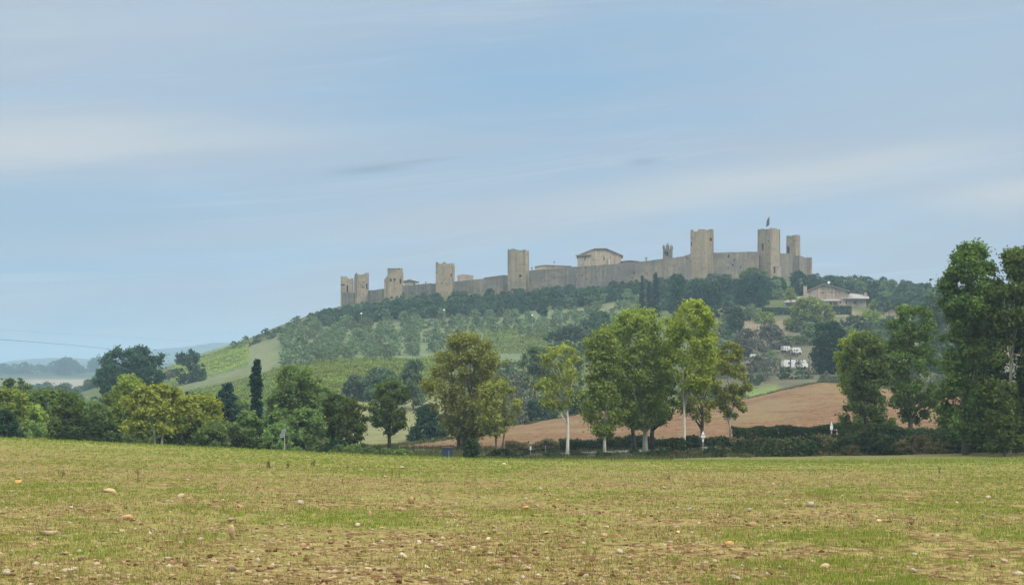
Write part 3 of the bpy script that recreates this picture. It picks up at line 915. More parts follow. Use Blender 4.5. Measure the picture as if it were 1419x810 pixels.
wall_run('longest stretch of wall, climbing right past the gabled house', [(732.5, 374.5, 587), (800, 369, 582), (880, 363.3, 579), (926, 357.3, 579), (958, 353, 581)], seed=6, amp=.14,
         holes=[(750, 385, .9, 1.2), (753, 384.5, .8, .8), (756, 389, .8, .8), (768, 385, .8, .8), (735, 388, .9, 1.2), (801, 370.8, 1.2, 1.2), (812, 370.5, 1.2, 1.2), (807, 381.7, 1.1, 1.1), (799, 387, 1, 1), (813, 386, .9, .9), (827, 385, .9, .9), (840, 385.5, .9, .9), (876, 385, 1, 1.4), (878.5, 377.7, 1.6, 1.2), (873, 388, .9, .9), (922, 373, .7, .7), (908, 380, .7, .7), (957.5, 372, .8, .8)])
wall_run('wall between the big square tower and the flag tower, stained dark on top', [(988.5, 349.6, 583), (1020, 348.7, 585), (1052, 348.3, 590)], seed=7, amp=.1, holes=[(1009.5, 354.8, 1.6, 2.2), (1017, 360, 1.4, 1.4), (1004, 359, .7, .7), (1015.5, 367, 1.2, 1.6), (1009, 371.5, 1.3, 1.5), (1026, 370.3, 1.2, 1.6)])
wall_run('warm buff stretch of wall behind the flag tower', [(1079, 350, 594), (1098, 351.5, 612)], seed=8, amp=.1)
wall_run('last stretch of wall at the right end of the castle', [(1108, 353.5, 612), (1118, 357, 624), ], seed=9, amp=.12)
tower('squat stone turret closing the right end of the wall', 1117.4, 1125.4, 356, 628, R(20), [], (), .25, .05, seed=18)

# bright gate arch at the foot of the flag tower
b = spot(1079.3, 584); b[2] -= .3
mb = MB(); mb.prism([(-.85, -.35), (.85, -.35), (.85, .45), (-.85, .45)], 0, [(CH - 370) / F * 584 - b[2]] * 4)
gate = thing('gate_pillar', 'pale buff gate pillar at the foot of the flag tower', 'pillar', b)
mb.build('shaft', M['house_stone'], gate)
mb = MB(); hh = (CH - 370) / F * 584 - b[2]; mb.box(-1.05, 1.05, -.5, .6, hh + .003, hh + .3); mb.build('cap', M['house_stone'], gate)

# flag on its pole
tb = flagt.location; zt = (CH - 317.5) / F * 592
fl = spot(1066.5, 592); fl[2] = zt - 1.2
fo = thing('flag', 'dark drooping flag on a slim pole on top of the square tower', 'flag', fl)
mb = MB(); ht = (CH - 299) / F * 592 - fl[2]; mb.tube([(0, 0, 0), (0, 0, ht * .5), (-.06, 0, ht)], [.11, .09, .06], 8); mb.build('pole', M['metal'], fo)
v = []; f = []
for i in range(9):
    for k in range(6):
        u = i / 8; t = k / 5
        x = -.12 - t * .95 - .35 * u * t; y = .22 * math.sin(t * 7 + u * 2) * t; z = ht * .98 - u * 3.4 - t * 1.6 * (1 - .35 * u)
        v.append((x, y, z))
for i in range(8):
    for k in range(5): f.append([i * 6 + k, i * 6 + k + 1, (i + 1) * 6 + k + 1, (i + 1) * 6 + k])
me = mesh_np('cloth', v, [np.array(f)], M['flag'], smooth=True)
co = link('cloth', me, fo); md = co.modifiers.new('thickness', 'SOLIDIFY'); md.thickness = .03

# ------------------------------------------------------------------ houses inside the wall
def house(name, label, px0, px1, eave, apex, Y, depth, windows=(), mat='house_stone', roof='roof', apex_px=None, base=None, over=.5, rot=0., flat=0., chimneys=(), low_right=None):
    """gable end facing us; windows (px, py, w, h)"""
    s = Y / F; pxm = (px0 + px1) / 2
    b = spot(pxm, Y)
    if base is not None: b[2] = (CH - base) * s
    else: b[2] = gz1(b[0], b[1]) - .8
    view = math.atan((pxm - CX) / F)
    o = thing(name, label, 'house', b, -view + rot)
    X = lambda px: (px - pxm) * s
    Z = lambda py: (CH - py) * s - b[2]
    xl, xr = X(px0), X(px1); ax = X(apex_px) if apex_px else (xl + xr) / 2
    el_, er = Z(eave), Z(low_right if low_right else eave); za = Z(apex); fl_ = flat * s
    mb = MB()
    def topline(x):
        if x < ax - fl_: return el_ + (za - el_) * (x - xl) / max(ax - fl_ - xl, .01)
        if x > ax + fl_: return er + (za - er) * (xr - x) / max(xr - ax - fl_, .01)
        return za
    hs = [(X(p) - w_ * s / 2 - xl, X(p) + w_ * s / 2 - xl, Z(q) - h_ * s / 2, Z(q) + h_ * s / 2, .35) for (p, q, w_, h_) in windows]
    lowest = min(el_, er) - .15
    # gable front: rectangular part with window recesses, then the gable field on top
    hs_lo = [h for h in hs if h[3] < lowest - .05]; hs_hi = [h for h in hs if h[3] >= lowest - .05]
    tall = max([h[3] for h in hs_hi], default=lowest - .2) + .2
    if hs_hi:
        panel(mb, (xl, 0, 0), (1, 0, 0), (0, -1, 0), xr - xl, 0, lambda x: topline(x + xl), [], 2.5, 0, 0, 3) if False else None
    xs = sorted(set([0.0, xr - xl, ax - fl_ - xl, ax + fl_ - xl] + [h[0] for h in hs] + [h[1] for h in hs] + np.linspace(0, xr - xl, 14).tolist()))
    zs = sorted(set([0.0] + [h[2] for h in hs] + [h[3] for h in hs]))
    for i in range(len(xs) - 1):
        x0, x1 = xs[i], xs[i + 1]; xm = (x0 + x1) / 2
        if x1 - x0 < 1e-5: continue
        t0, t1 = topline(x0 + xl), topline(x1 + xl)
        zz = [z for z in zs if z < min(t0, t1) - .02]
        for k in range(len(zz)):
            a = zz[k]; last = k == len(zz) - 1; zb = None if last else zz[k + 1]
            zm = a + .01 if last else (a + zb) / 2
            if any(h[0] < xm < h[1] and h[2] < zm + .001 < h[3] for h in hs): continue
            mb.face([(xl + x0, 0, a), (xl + x1, 0, a), (xl + x1, 0, t1 if last else zb), (xl + x0, 0, t0 if last else zb)])
    for (a, b_, c, d, e) in hs:
        a += xl; b_ += xl
        mb.face([(a, 0, c), (b_, 0, c), (b_, e, c), (a, e, c)]); mb.face([(a, e, d), (b_, e, d), (b_, 0, d), (a, 0, d)])
        mb.face([(a, 0, c), (a, e, c), (a, e, d), (a, 0, d)]); mb.face([(b_, e, c), (b_, 0, c), (b_, 0, d), (b_, e, d)])
    mb.face([(xl, depth, 0), (xl, 0, 0), (xl, 0, el_), (xl, depth, el_)]); mb.face([(xr, 0, 0), (xr, depth, 0), (xr, depth, er), (xr, 0, er)])
    pts = [(xr, depth, 0), (xl, depth, 0), (xl, depth, el_), (ax - fl_, depth, za)] + ([(ax + fl_, depth, za)] if flat else []) + [(xr, depth, er)]
    mb.face(pts)
    mb.build('wall', [M[mat]], o)
    # roof slabs
    th = .24; rb = MB()
    sl = (za - el_) / max(ax - fl_ - xl, .01); sr = (za - er) / max(xr - ax - fl_, .01)
    prof_top = [(xl - over, el_ - sl * over + th), (ax - fl_, za + th)] + ([(ax + fl_, za + th)] if flat else []) + [(xr + over, er - sr * over + th)]
    prof = prof_top + [(x, z - th + .015) for x, z in reversed(prof_top)]
    rb.extrude_xz(prof, -over * .9, depth + over * .9)
    ro = rb.build('roof', M[roof], o)
    for (p, t_, b0, wp) in chimneys:
        c = MB(); c.box(X(p) - wp * s / 2, X(p) + wp * s / 2, depth * .35, depth * .35 + wp * s, Z(b0), Z(t_)); c.box(X(p) - wp * s * .65, X(p) + wp * s * .65, depth * .35 - wp * s * .15, depth * .35 + wp * s * 1.15, Z(t_) + .003, Z(t_) + .25)
        c.build('chimney', M[mat], ro)
    for (a, b_, c, d, e) in hs:
        a += xl; b_ += xl
        wm = MB(); t = .09
        wm.box(a + .01, b_ - .01, .20, .27, c + .01, c + t); wm.box(a + .01, b_ - .01, .20, .27, d - t, d - .01)
        wm.box(a + .01, a + t, .201, .269, c + t, d - t); wm.box(b_ - t, b_ - .01, .201, .269, c + t, d - t)
        wo_ = wm.build('window', M['trim'], o)
        pm = MB(); pm.box(a + .005, b_ - .005, .29, .345, c + .005, d - .005); pm.build('pane', M['glass'], wo_)
    return o, X, Z, s


h_, X, Z, s = house('stone_house', 'large buff house with a low gabled roof rising behind the long wall', 801, 861, 353.5, 344.6, 612, 16, [(837, 358.5, 2, 6), (845.5, 357.5, 1.4, 3), (848, 352, 1, 3)], apex_px=832, flat=8, base=376, over=.7)
mb = MB(); mb.box(X(800.4), X(820), -1.6, -.01, 0, Z(354.3)); an = mb.build('annex', M['house_stone'], h_)
mb = MB(); mb.prism([(X(797.5), -2.4), (X(820.3), -2.4), (X(820.3), -.02), (X(797.5), -.02)], [Z(354.6), Z(353.7), Z(353.2), Z(354.1)], [Z(353.6), Z(352.8), Z(352.2), Z(353.0)]); mb.build('roof', M['roof'], an)
mb = MB(); mb.box(X(810.1), X(811.6), -1.66, -1.59, Z(361.5), Z(355.5)); mb.build('window', M['glass'], an)
mb = MB(); mb.box(X(843.2), X(845), -.9, -.01, 0, Z(359.5)); mb.build('buttress', M['trim'], h_)

house('village_house', 'low tiled house peeping over the wall beside the tower with the broken step', 560, 575.5, 389.6, 387.6, 640, 10, [], over=1.0, base=402)
house('village_house', 'flat topped stone block behind the wall, between two front towers', 633.5, 656, 382.2, 380.8, 640, 9, [], mat='house_stone', roof='house_stone', over=.05, apex_px=642, flat=1, base=400)
house('village_house', 'long low tiled roof just showing over the wall right of the middle tower', 742, 791, 369.4, 367.6, 625, 12, [(759, 370.9, 3.4, 1.6), (766, 370.8, 2.4, 1.6)], over=.35, apex_px=756, flat=3, base=392, low_right=369.0)
house('village_house', 'low gabled roof touching the left side of the big square tower', 946, 976, 356, 347.5, 600, 10, [], over=.7, apex_px=972, base=372, low_right=350)
house('village_house', 'thin roof edge over the wall just right of the large buff house', 862, 884, 362.3, 361.3, 606, 9, [], over=.6, apex_px=872, base=382, flat=2)
house('village_house', 'sloping tiled roof just left of the tall middle tower', 672, 702, 385, 381.5, 612, 9, [], over=.5, apex_px=699, base=398, low_right=382)
for (px, t, bt, Y, lab, wd) in [(895.5, 356.4, 366, 600, 'stone chimney with a wide pot, above the long wall', 2.2), (580, 389.5, 396, 615, 'small chimney on the wall top left of the plain tower', 1.6), (590, 390, 396, 612, 'small chimney nearest to the plain tower', 1.6), (737, 370.2, 377, 605, 'stubby chimney close by the right side of the tall middle tower', 1.8)]:
    b = spot(px, Y); s = Y / F; b[2] = (CH - bt) * s
    o = thing('roof_chimney', lab, 'chimney', b); hh = (bt - t) * s
    mb = MB(); mb.box(-wd * s / 2, wd * s / 2, -.4, .4, -3, hh * .8); mb.build('stack', M['house_stone'], o)
    mb = MB(); mb.box(-wd * s * .7, wd * s * .7, -.55, .55, hh * .8 + .004, hh); mb.build('cap', M['roof'], o)
b = spot(768, 615); s = 615 / F; b[2] = (CH - 372) * s
o = thing('roof_vane', 'small dark ball on a rod over the low tiled roof', 'finial', b)
mb = MB(); mb.tube([(0, 0, -2), (0, 0, 8.5 * s)], [.07, .06], 6); mb.build('rod', M['wood'], o)
mb = MB(); mb.tube([(0, 0, 8.2 * s), (0, 0, 8.5 * s), (0, 0, 9.2 * s), (0, 0, 9.9 * s), (0, 0, 10.1 * s)], [.05, .22, .3, .22, .05], 10); mb.build('ball', M['lead'], o)

# bell tower with pinnacles
Y = 620; s = Y / F; b = spot(925.3, Y); zb = (CH - 372) * s; b[2] = zb
o = thing('bell_tower', 'slim square bell tower with pointed pinnacles behind the wall', 'tower', b, -math.atan((925.3 - CX) / F) - R(6))
hw = 6.1 * s; ht = (372 - 345.3) * s
mb = MB(); panel(mb, (-hw, -hw, 0), (1, 0, 0), (0, -1, 0), 2 * hw, 0, lambda x: ht, [(hw - .45, hw + .45, ht - 3.0, ht - 1.0, .9), (hw - 1.2, hw - .65, ht - 2.4, ht - 1.0, .9)], 1.5)
for (oo, uu, nn) in (((hw, -hw, 0), (0, 1, 0), (1, 0, 0)), ((hw, hw, 0), (-1, 0, 0), (0, 1, 0)), ((-hw, hw, 0), (0, -1, 0), (-1, 0, 0))): panel(mb, oo, uu, nn, 2 * hw, 0, lambda x: ht, [], 1.5)
mb.box(-hw, hw, -hw, hw, ht - .2, ht + .003)
mb.build('shaft', [M['castle'], M['dark']], o)
for (x, y, h2, r) in ((-1, -1, 6.6, .8), (1, -1, 6.6, .8), (-1, 1, 6.6, .8), (1, 1, 6.6, .8), (0, -.1, 9.4, 1.35)):
    k = .86; mb = MB(); rr = r * .5
    mb.prism([(x * hw * k - rr, y * hw * k - rr), (x * hw * k + rr, y * hw * k - rr), (x * hw * k + rr, y * hw * k + rr), (x * hw * k - rr, y * hw * k + rr)], ht + .005, ht + h2 * s * .55)
    mb.tube([(x * hw * k, y * hw * k, ht + h2 * s * .55), (x * hw * k, y * hw * k, ht + h2 * s)], [rr * 1.3, .04], 8)
    mb.build('pinnacle', M['castle'], o)

# ------------------------------------------------------------------ the manor on the right slope
h_, X, Z, s = house('manor_house', 'wide stone farmhouse with shallow gable and grey roofs among the trees', 1119, 1174, 403, 393.4, 532, 15,
                    [(1140, 405.6, 5.5, 1.8), (1152, 405.4, 4, 1.8), (1162.5, 405, 3.6, 1.8), (1163.5, 419, 4, 3.4), (1172, 419, 3, 3.4)], mat='manor_stone', roof='greyroof', apex_px=1141, base=428, over=.9)
mb = MB(); mb.box(X(1170.5), X(1199), .6, 13, 0, Z(414.4)); wg = mb.build('side_wing', M['manor_stone'], h_)
mb = MB(); mb.prism([(X(1168), -.6), (X(1203), -.6), (X(1203), 13.6), (X(1172), 13.6)], [Z(414.6), Z(414.8), Z(408.0), Z(404.5)], [Z(413.3), Z(413.5), Z(406.8), Z(403.3)]); mb.build('roof', M['greyroof'], wg)
for (px, wp) in ((1184, 5.5), (1192.5, 2.2)):
    mb = MB(); mb.box(X(px) - wp * s / 2, X(px) + wp * s / 2, .52, .59, Z(420.6), Z(417)); wo_ = mb.build('window', M['trim'], wg)
    mb = MB(); mb.box(X(px) - wp * s / 2 + .1, X(px) + wp * s / 2 - .1, .47, .515, Z(420.4), Z(417.4)); mb.build('pane', M['glass'], wo_)
mb = MB(); mb.box(X(1090), X(1118.6), 1.2, 9, 0, Z(419.8)); pw = mb.build('porch_shade', M['dark'], h_)  # solid dark block, shade under the open porch put into its colour
for px in (1088.5, 1100.5, 1103.5, 1112.5):
    mb = MB(); mb.box(X(px) - .18, X(px) + .18, -2.0, -1.6, 0, Z(419.7)); mb.build('pillar', M['white'], h_)
mb = MB(); mb.box(X(1099.5), X(1105), -.6, -.4, Z(424.8), Z(421)); mb.build('door', M['white'], h_)
mb = MB(); mb.prism([(X(1086), -3), (X(1120.5), -3), (X(1118.4), 5), (X(1101.5), 5)], [Z(419.9), Z(419.5), Z(410.4), Z(410.6)], [Z(418.8), Z(418.4), Z(409.2), Z(409.4)]); mb.build('porch_roof', M['greyroof'], h_)
mb = MB(); mb.prism([(X(1121), -3.2), (X(1163), -3.2), (X(1163), -.02), (X(1121), -.02)], [Z(418), Z(418), Z(415), Z(415)], [Z(417), Z(417), Z(414), Z(414)]); mb.build('veranda_roof', M['greyroof'], h_)
for px in (1143.5, 1154, 1162.4):
    mb = MB(); mb.box(X(px) - .2, X(px) + .2, -3.0, -2.6, 0, Z(417.95)); mb.build('pillar', M['manor_stone'], h_)
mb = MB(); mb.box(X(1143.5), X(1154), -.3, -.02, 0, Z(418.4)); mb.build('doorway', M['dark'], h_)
mb = MB(); mb.box(X(1114), X(1118.8), -.9, .3, 0, Z(396.2)); ch = mb.build('chimney', M['manor_stone'], h_)
for (pa, pb) in ((1113.9, 1114.9), (1117.7, 1118.7)):
    mb = MB(); mb.box(X(pa), X(pb), -.7, .1, Z(396.2) + .003, Z(395)); mb.build('pot', M['manor_stone'], ch)
mb = MB(); mb.box(X(1196.8), X(1201), 8, 9.4, Z(411), Z(404.2)); mb.build('chimney', M['manor_stone'], h_)
mb = MB(); mb.tube([(X(1148.5), 3, Z(394.5)), (X(1148.5), 3, Z(391))], [.06, .06], 6); dsh = mb.build('dish_mast', M['metal'], h_)
mb = MB(); mb.tube([(X(1148.5), 2.95, Z(390.5)), (X(1148.5), 2.75, Z(390.5)), (X(1148.5), 2.6, Z(390.5))], [.08, .36, .46], 14); mb.build('dish', M['white'], dsh)

h2, X2, Z2, s2 = house('farm_shed', 'plain buff gabled shed wall showing between trees on the right slope', 1226, 1246, 434, 430, 470, 9, [], over=.3, mat='house_stone', base=452)

# ------------------------------------------------------------------ white vehicles, poles, signs
def camper(name, label, px, Y, wpx, hpx, rot, group='white vehicles parked on the slope'):
    b = spot(px, Y); s = Y / F; Lg, H = wpx * s, hpx * s
    o = thing(name, label, 'van', b, rot, group)
    mb = MB(); w2 = 1.05
    prof = [(-Lg / 2, .45), (Lg / 2, .45), (Lg / 2, 1.15), (Lg * .44, H * .55), (Lg * .36, H * .72), (Lg * .40, H * .82), (Lg * .34, H), (-Lg * .47, H), (-Lg / 2, H * .93)]
    mb.extrude_xz(prof, -w2, w2)
    body = mb.build('body', M['vanwhite'], o); bv = body.modifiers.new('round_edges', 'BEVEL'); bv.width = .08; bv.segments = 2
    for (x0, x1) in ((-.32, -.2), (-.05, .1)):
        for yy in (-w2 - .012, w2 - .01):
            m_ = MB(); m_.box(Lg * x0, Lg * x1, yy, yy + .022, H * .55, H * .75); m_.build('window', M['glass'], o)
    m_ = MB(); m_.prism([(Lg * .437, -.9), (Lg * .45, -.9), (Lg * .45, .9), (Lg * .437, .9)], H * .555, [H * .57] * 4); m_.box(Lg * .36, Lg * .405, -.9, .9, H * .58, H * .70); m_.build('windscreen', M['glass'], o)
    for x in (-Lg * .3, Lg * .32):
        for yy in (-w2 + .1, w2 - .1):
            m_ = MB(); m_.tube([(x, yy - .12, .34), (x, yy + .12, .34)], [.34, .34], 14); m_.build('wheel', M['rubber'], o)
    return o


camper('camper_van', 'long white camper van parked nearest the brown field, in the lower row', 1102, 352, 37, 12.5, R(6))
camper('camper_van', 'small white van parked on the slope, upper left of the vehicles', 1089, 398, 11, 8.5, R(12))
camper('camper_van', 'white van with a dark roof edge parked at the upper right of the vehicles', 1103, 392, 13, 9.5, R(4))
camper('camper_van', 'white vehicle half hidden between grey twigs, apart from the rest', 1046, 385, 13, 6.5, R(0))
camper('camper_van', 'white vehicle glimpsed through the crown of the tall pale trunked tree', 965, 420, 9, 6.5, R(5))


def pole(label, px, Y, top, bot, r=.09, mat='wood', arm=False, cat='pole'):
    b = spot(px, Y); s = Y / F; zt_ = (CH - top) * s - b[2]; zb_ = min(0, (CH - bot) * s - b[2]) - .3
    o = thing('utility_pole', label, cat, b)
    mb = MB(); mb.tube([(0, 0, zb_), (0, 0, zt_ * .5), (0, 0, zt_)], [r * 1.2, r, r * .8], 8); mb.build('post', M[mat], o)
    if arm:
        m_ = MB(); m_.box(-.7, .7, -.06, .06, zt_ - .55, zt_ - .4); m_.build('crossarm', M[mat], o)
    return o


pole('tallest dark post on the left skyline of the hill', 413.3, 560, 439.5, 452, .25)
pole('shorter thin post on the skyline, nearer to the castle', 438.3, 566, 438.5, 448, .14)
pole('thick dark pole standing between the white vans', 1095.3, 345, 489, 514, .17)
pole('dark pole at the right end of the white vans', 1121, 340, 500, 524, .17)
pole('slim tall pole among grey twigs left of the white vans', 1063, 380, 468, 502, .11, 'wood', True)
for (px, Y, t, lab) in [(500.6, 552, 433.6, 'white lamp post among dark bushes near the left towers'), (615.4, 548, 428.6, 'white lamp post on the slope below the plain tower'), (737.5, 520, 436, 'white lamp post among olive trees below the longest wall')]:
    b = spot(px, Y); s = Y / F; h1 = (CH - t) * s - b[2]
    if h1 < 2: h1 = 2.5
    o = thing('lamp_post', lab, 'lamp post', b)
    mb = MB(); mb.tube([(0, 0, -.2), (0, 0, h1 - .5)], [.07, .05], 7); mb.build('post', M['metal'], o)
    mb = MB(); mb.tube([(0, 0, h1 - .5), (0, 0, h1 - .3), (0, 0, h1), (0, 0, h1 + .12)], [.12, .38, .34, .05], 10); mb.build('lamp_head', M['signwhite'], o)

# overhead wires on the left
for (pts, r, lab) in [([(-90, 461, 150), (0, 470, 190), (85, 476.5, 232), (176, 486, 290)], .022, 'dark overhead wire sagging behind the big oak on the left'),
                      ([(-90, 447, 150), (0, 456, 190), (120, 464, 240), (240, 471, 320), (345, 480, 430)], .007, 'faint thin wire high above the distant valley')]:
    b = P(*pts[0]); c = [P(*q) - b for q in pts]
    c = np.array(c); fine_ = []
    tt = np.linspace(0, 1, len(c))
    for t in np.linspace(0, 1, 40): fine_.append(tuple(float(pchip(tt, c[:, k], np.array([t]))[0]) for k in range(3)))
    mb = MB(); mb.tube(fine_, [r] * 40, 6)
    thing('overhead_wire', lab, 'wire', b, me=mb.mesh('overhead_wire', M['wood']))

# solar panel on a post
b = spot(393.6, 112.5); s = 112.5 / F; b[2] = (CH - 624) * s - .1
o = thing('solar_panel', 'small tilted solar panel on a thin post at the left field edge', 'solar panel', b)
mb = MB(); hp = (624 - 601) * s + .1; mb.tube([(.05, 0, -.4), (.05, 0, hp * .62), (0, 0, hp + .15)], [.028, .028, .024], 8); mb.build('post', M['metal'], o)
ux = np.array([.25, -.06, -.01]) * .5; uz = np.array([.105, .06, .30]); c0 = np.array([-.08, -.06, hp + .04]); nn = np.cross(ux, uz); nn /= np.linalg.norm(nn)
def slab(mb, c, a, b2, n, th):
    p = [c - a - b2, c + a - b2, c + a + b2, c - a + b2]
    i = len(mb.v); mb.v += [tuple(q) for q in p] + [tuple(q + n * th) for q in p]
    for fc in ([3, 2, 1, 0], [4, 5, 6, 7], [0, 1, 5, 4], [1, 2, 6, 5], [2, 3, 7, 6], [3, 0, 4, 7]): mb.f.append([i + k for k in fc]); mb.m.append(0)
mb = MB(); slab(mb, c0, ux, uz * 1.0, nn, .035); mb.build('panel_frame', M['metal'], o)
mb = MB(); slab(mb, c0 + nn * -.012 if nn[1] < 0 else c0 + nn * .037, ux * .86, uz * .9, nn, .010)
if nn[1] < 0: mb = MB(); slab(mb, c0 + nn * .036, ux * .86, uz * .9, nn, .008)
mb.build('cells', M['panel'], o)

# blue cabinet
b = spot(620.3, 114); s = 114 / F; b[2] = (CH - 633.6) * s
o = thing('utility_box', 'dark blue metal cabinet with a pale strip at the field edge', 'cabinet', b)
mb = MB(); hw = 6.9 * s; hh = 13 * s; mb.box(-hw, hw, -.3, .3, -.5, hh); bo = mb.build('body', M['blue'], o); bv = bo.modifiers.new('round_edges', 'BEVEL'); bv.width = .015; bv.segments = 2
mb = MB(); mb.box(-hw - .04, hw + .04, -.34, .34, hh + .003, hh + .06); mb.build('lid', M['lead'], o)
for x in (-1, 1):
    mb = MB(); mb.box(min(x * .03, x * (hw - .04)), max(x * .03, x * (hw - .04)), -.325, -.302, .05, hh - .07); dd = mb.build('door', M['blue'], o)
    if x > 0:
        mb = MB(); mb.box(.05, .13, -.345, -.327, .05, hh - .16); mb.build('strip', M['panel'], dd)

# road signs and markers along the road
def sign(label, px, Y, top, bot, plates, post='metal', rot=0., r=.03):
    """plates: (kind, row of centre, width px, height px, material)"""
    b = spot(px, Y); s = Y / F; zb_ = (CH - bot) * s; b[2] = min(b[2], zb_)
    o = thing('road_sign', label, 'sign', b, rot); Zs = lambda py: (CH - py) * s - b[2]
    mb = MB(); mb.tube([(0, .04, -.3), (0, .04, Zs(top) - .03)], [r, r], 8); mb.build('post', M[post], o)
    for (k, py, wp, hp, mt) in plates:
        c = Zs(py); w2, h2_ = wp * s / 2, hp * s / 2; mb = MB()
        if k == 'tri': prof = [(-w2, c - h2_), (w2, c - h2_), (0, c + h2_)]
        elif k == 'arrow': prof = [(-w2, c - h2_), (w2 * .55, c - h2_), (w2, c), (w2 * .55, c + h2_), (-w2, c + h2_)]
        elif k == 'round': prof = [(w2 * math.cos(a), c + h2_ * math.sin(a)) for a in np.linspace(0, 2 * math.pi, 15)[:-1]]
        else: prof = [(-w2, c - h2_), (w2, c - h2_), (w2, c + h2_), (-w2, c + h2_)]
        mb.extrude_xz(prof, -.03, -.005)
        mb.build('sign_plate', M[mt], o)
    return o


sign('dark square sign back on a thin post left of the slim pale trunk', 756, 146, 609.8, 629, [('rect', 612.9, 4.4, 6, 'lead')])
sign('tiny brown marker sign at the edge of the ploughed field', 732.2, 158, 610, 620, [('rect', 612.2, 2.2, 3.6, 'wood')])
sign('short white double disc marker low by the road', 735.2, 147, 617.6, 626, [('round', 618.8, 2.6, 2.8, 'signwhite'), ('round', 621.6, 3.0, 2.8, 'signwhite')])
sign('white warning sign with grey band and small plate beside the tall pale trunk', 974.2, 143, 597, 622, [('tri', 599.2, 4.4, 4.8, 'signwhite'), ('rect', 602.6, 5.2, 1.5, 'metal'), ('rect', 604.4, 6.2, 1.9, 'signwhite'), ('rect', 606.6, 3.6, 2.0, 'metal'), ('rect', 609.8, 1.8, 3.6, 'signwhite')])
sign('narrow white pointed sign on a post at the end of the clipped dark hedge', 1152.2, 141, 583, 612, [('tri', 586, 2.9, 4.6, 'signwhite'), ('rect', 592, 3.9, 6.2, 'signwhite'), ('rect', 598.6, 1.8, 5.2, 'metal')], r=.045)
sign('white triangular sign with a small pale plate far right over the brambles', 1324.4, 150, 573, 598, [('tri', 575.4, 3.8, 5.2, 'signwhite'), ('rect', 580.4, 1.6, 3, 'metal'), ('tri', 588, 3.2, 4.4, 'signwhite')])

# ------------------------------------------------------------------ trees along the road and field edge
T('plane_tree', 'slim tree with a forked pale trunk and thin olive crown, standing alone by the road', 786, 139, 476, 70, 566, 'olivebrown', 'round', 'palebark', 6344, 0.199, nl=20, lr=.42, tr=0.17, seed=11, nlimb=12, cx=776, inner=.2)
T('plane_tree', 'broad round olive brown tree with many thin stems', 641, 168, 463, 124, 606, 'olivebrown', 'egg', 'bark', 29280, 0.249, nl=60, lr=.34, tr=.35, seed=12, cx=646, stems=4, nlimb=16, outliers=.3, inner=.35)
T('plane_tree', 'smaller olive tree leaning against the right side of the broad round olive brown tree', 691, 160, 528, 56, 604, 'olivebrown', 'round', 'bark', 7320, 0.224, nl=26, lr=.4, tr=.2, seed=13, cx=690, stems=2, inner=.3)
T('plane_tree', 'yellowish green tree with a short pale trunk, left end of the roadside clump', 838, 143, 455, 76, 604, 'fresh', 'tall', 'palebark', 16470, 0.216, nl=40, lr=.42, tr=0.16, seed=14, cx=838, outliers=.35)
T('plane_tree', 'largest tree of the roadside clump, with a thick pale trunk', 894, 147, 428, 124, 592, 'fresh', 'egg', 'palebark', 36600, 0.224, nl=64, lr=.32, tr=0.25, seed=15, cx=886, outliers=.35, nlimb=16, bend=.012)
T('leaning_tree', 'tree with a leaning black trunk in the middle of the roadside clump', 880, 152, 500, 76, 580, 'deep', 'round', 'darkbark', 10980, 0.224, nl=24, lr=.42, tr=0.25, seed=16, cx=868, lean=-.10, bend=.02)
T('dark_tree', 'dark green tree whose black trunk stands right behind the thick pale trunk', 903, 155, 505, 66, 586, 'deep', 'round', 'darkbark', 9760, 0.224, nl=20, lr=.42, tr=0.27, seed=17, cx=912)
T('plane_tree', 'tall slender tree with a long bare white trunk and yellow green top', 948, 143, 417, 92, 545, 'yellowgreen', 'egg', 'palebark', 15250, 0.224, nl=34, lr=.38, tr=0.15, seed=18, cx=958, outliers=.4, nlimb=14, bend=.012, inner=.3)
T('plane_tree', 'loose tree with drooping foliage between two pale trunks at the right of the clump', 972, 156, 466, 84, 585, 'olivebrown', 'tall', 'bark', 9150, 0.224, nl=26, lr=.42, tr=.2, seed=19, cx=975, outliers=.4, inner=.3)
T('plane_tree', 'thin tree with a slim pale trunk at the right end of the clump', 1012, 150, 474, 62, 578, 'olivebrown', 'egg', 'palebark', 7320, 0.216, nl=24, lr=.42, tr=0.11, seed=20, cx=1013, outliers=.4, inner=.3)
T('field_tree', 'yellow topped tree leafy down to the dark brambles, beside the pointed sign', 1200, 142, 461, 88, 622, 'mid', 'tall', 'bark', 18300, 0.232, nl=44, lr=.36, tr=.25, seed=21, cx=1199, outliers=.4)
T('field_tree', 'crown of yellow green leaves above the tree beside the pointed sign', 1196, 145, 460, 70, 560, 'yellowgreen', 'egg', 'bark', 13420, 0.232, nl=26, lr=.4, tr=.15, seed=22, cx=1190, outliers=.3)
T('field_tree', 'dark green tree with an open crown between the yellow topped tree and the giant trees', 1262, 152, 424, 92, 585, 'deep', 'egg', 'bark', 18300, 0.241, nl=46, lr=.34, tr=.28, seed=23, cx=1264, outliers=.45)
T('poplar_tree', 'giant deep green tree whose top rises highest at the right', 1338, 128, 336, 92, 612, 'deep', 'block', 'bark', 43920, 0.249, nl=80, lr=.40, tr=0.25, seed=24, cx=1343, outliers=.45)
T('poplar_tree', 'giant green tree cut by the right border, with a pale bare length of trunk', 1399, 126, 342, 126, 608, 'deep', 'block', 'palebark', 48800, 0.249, nl=76, lr=.36, tr=0.19, seed=25, cx=1420, outliers=.45)
T('poplar_tree', 'lighter green tree filling the gap in front of the giant trees', 1362, 133, 402, 70, 600, 'mid', 'tall', 'bark', 24400, 0.232, nl=44, lr=.40, tr=.2, seed=26, cx=1366, outliers=.4)

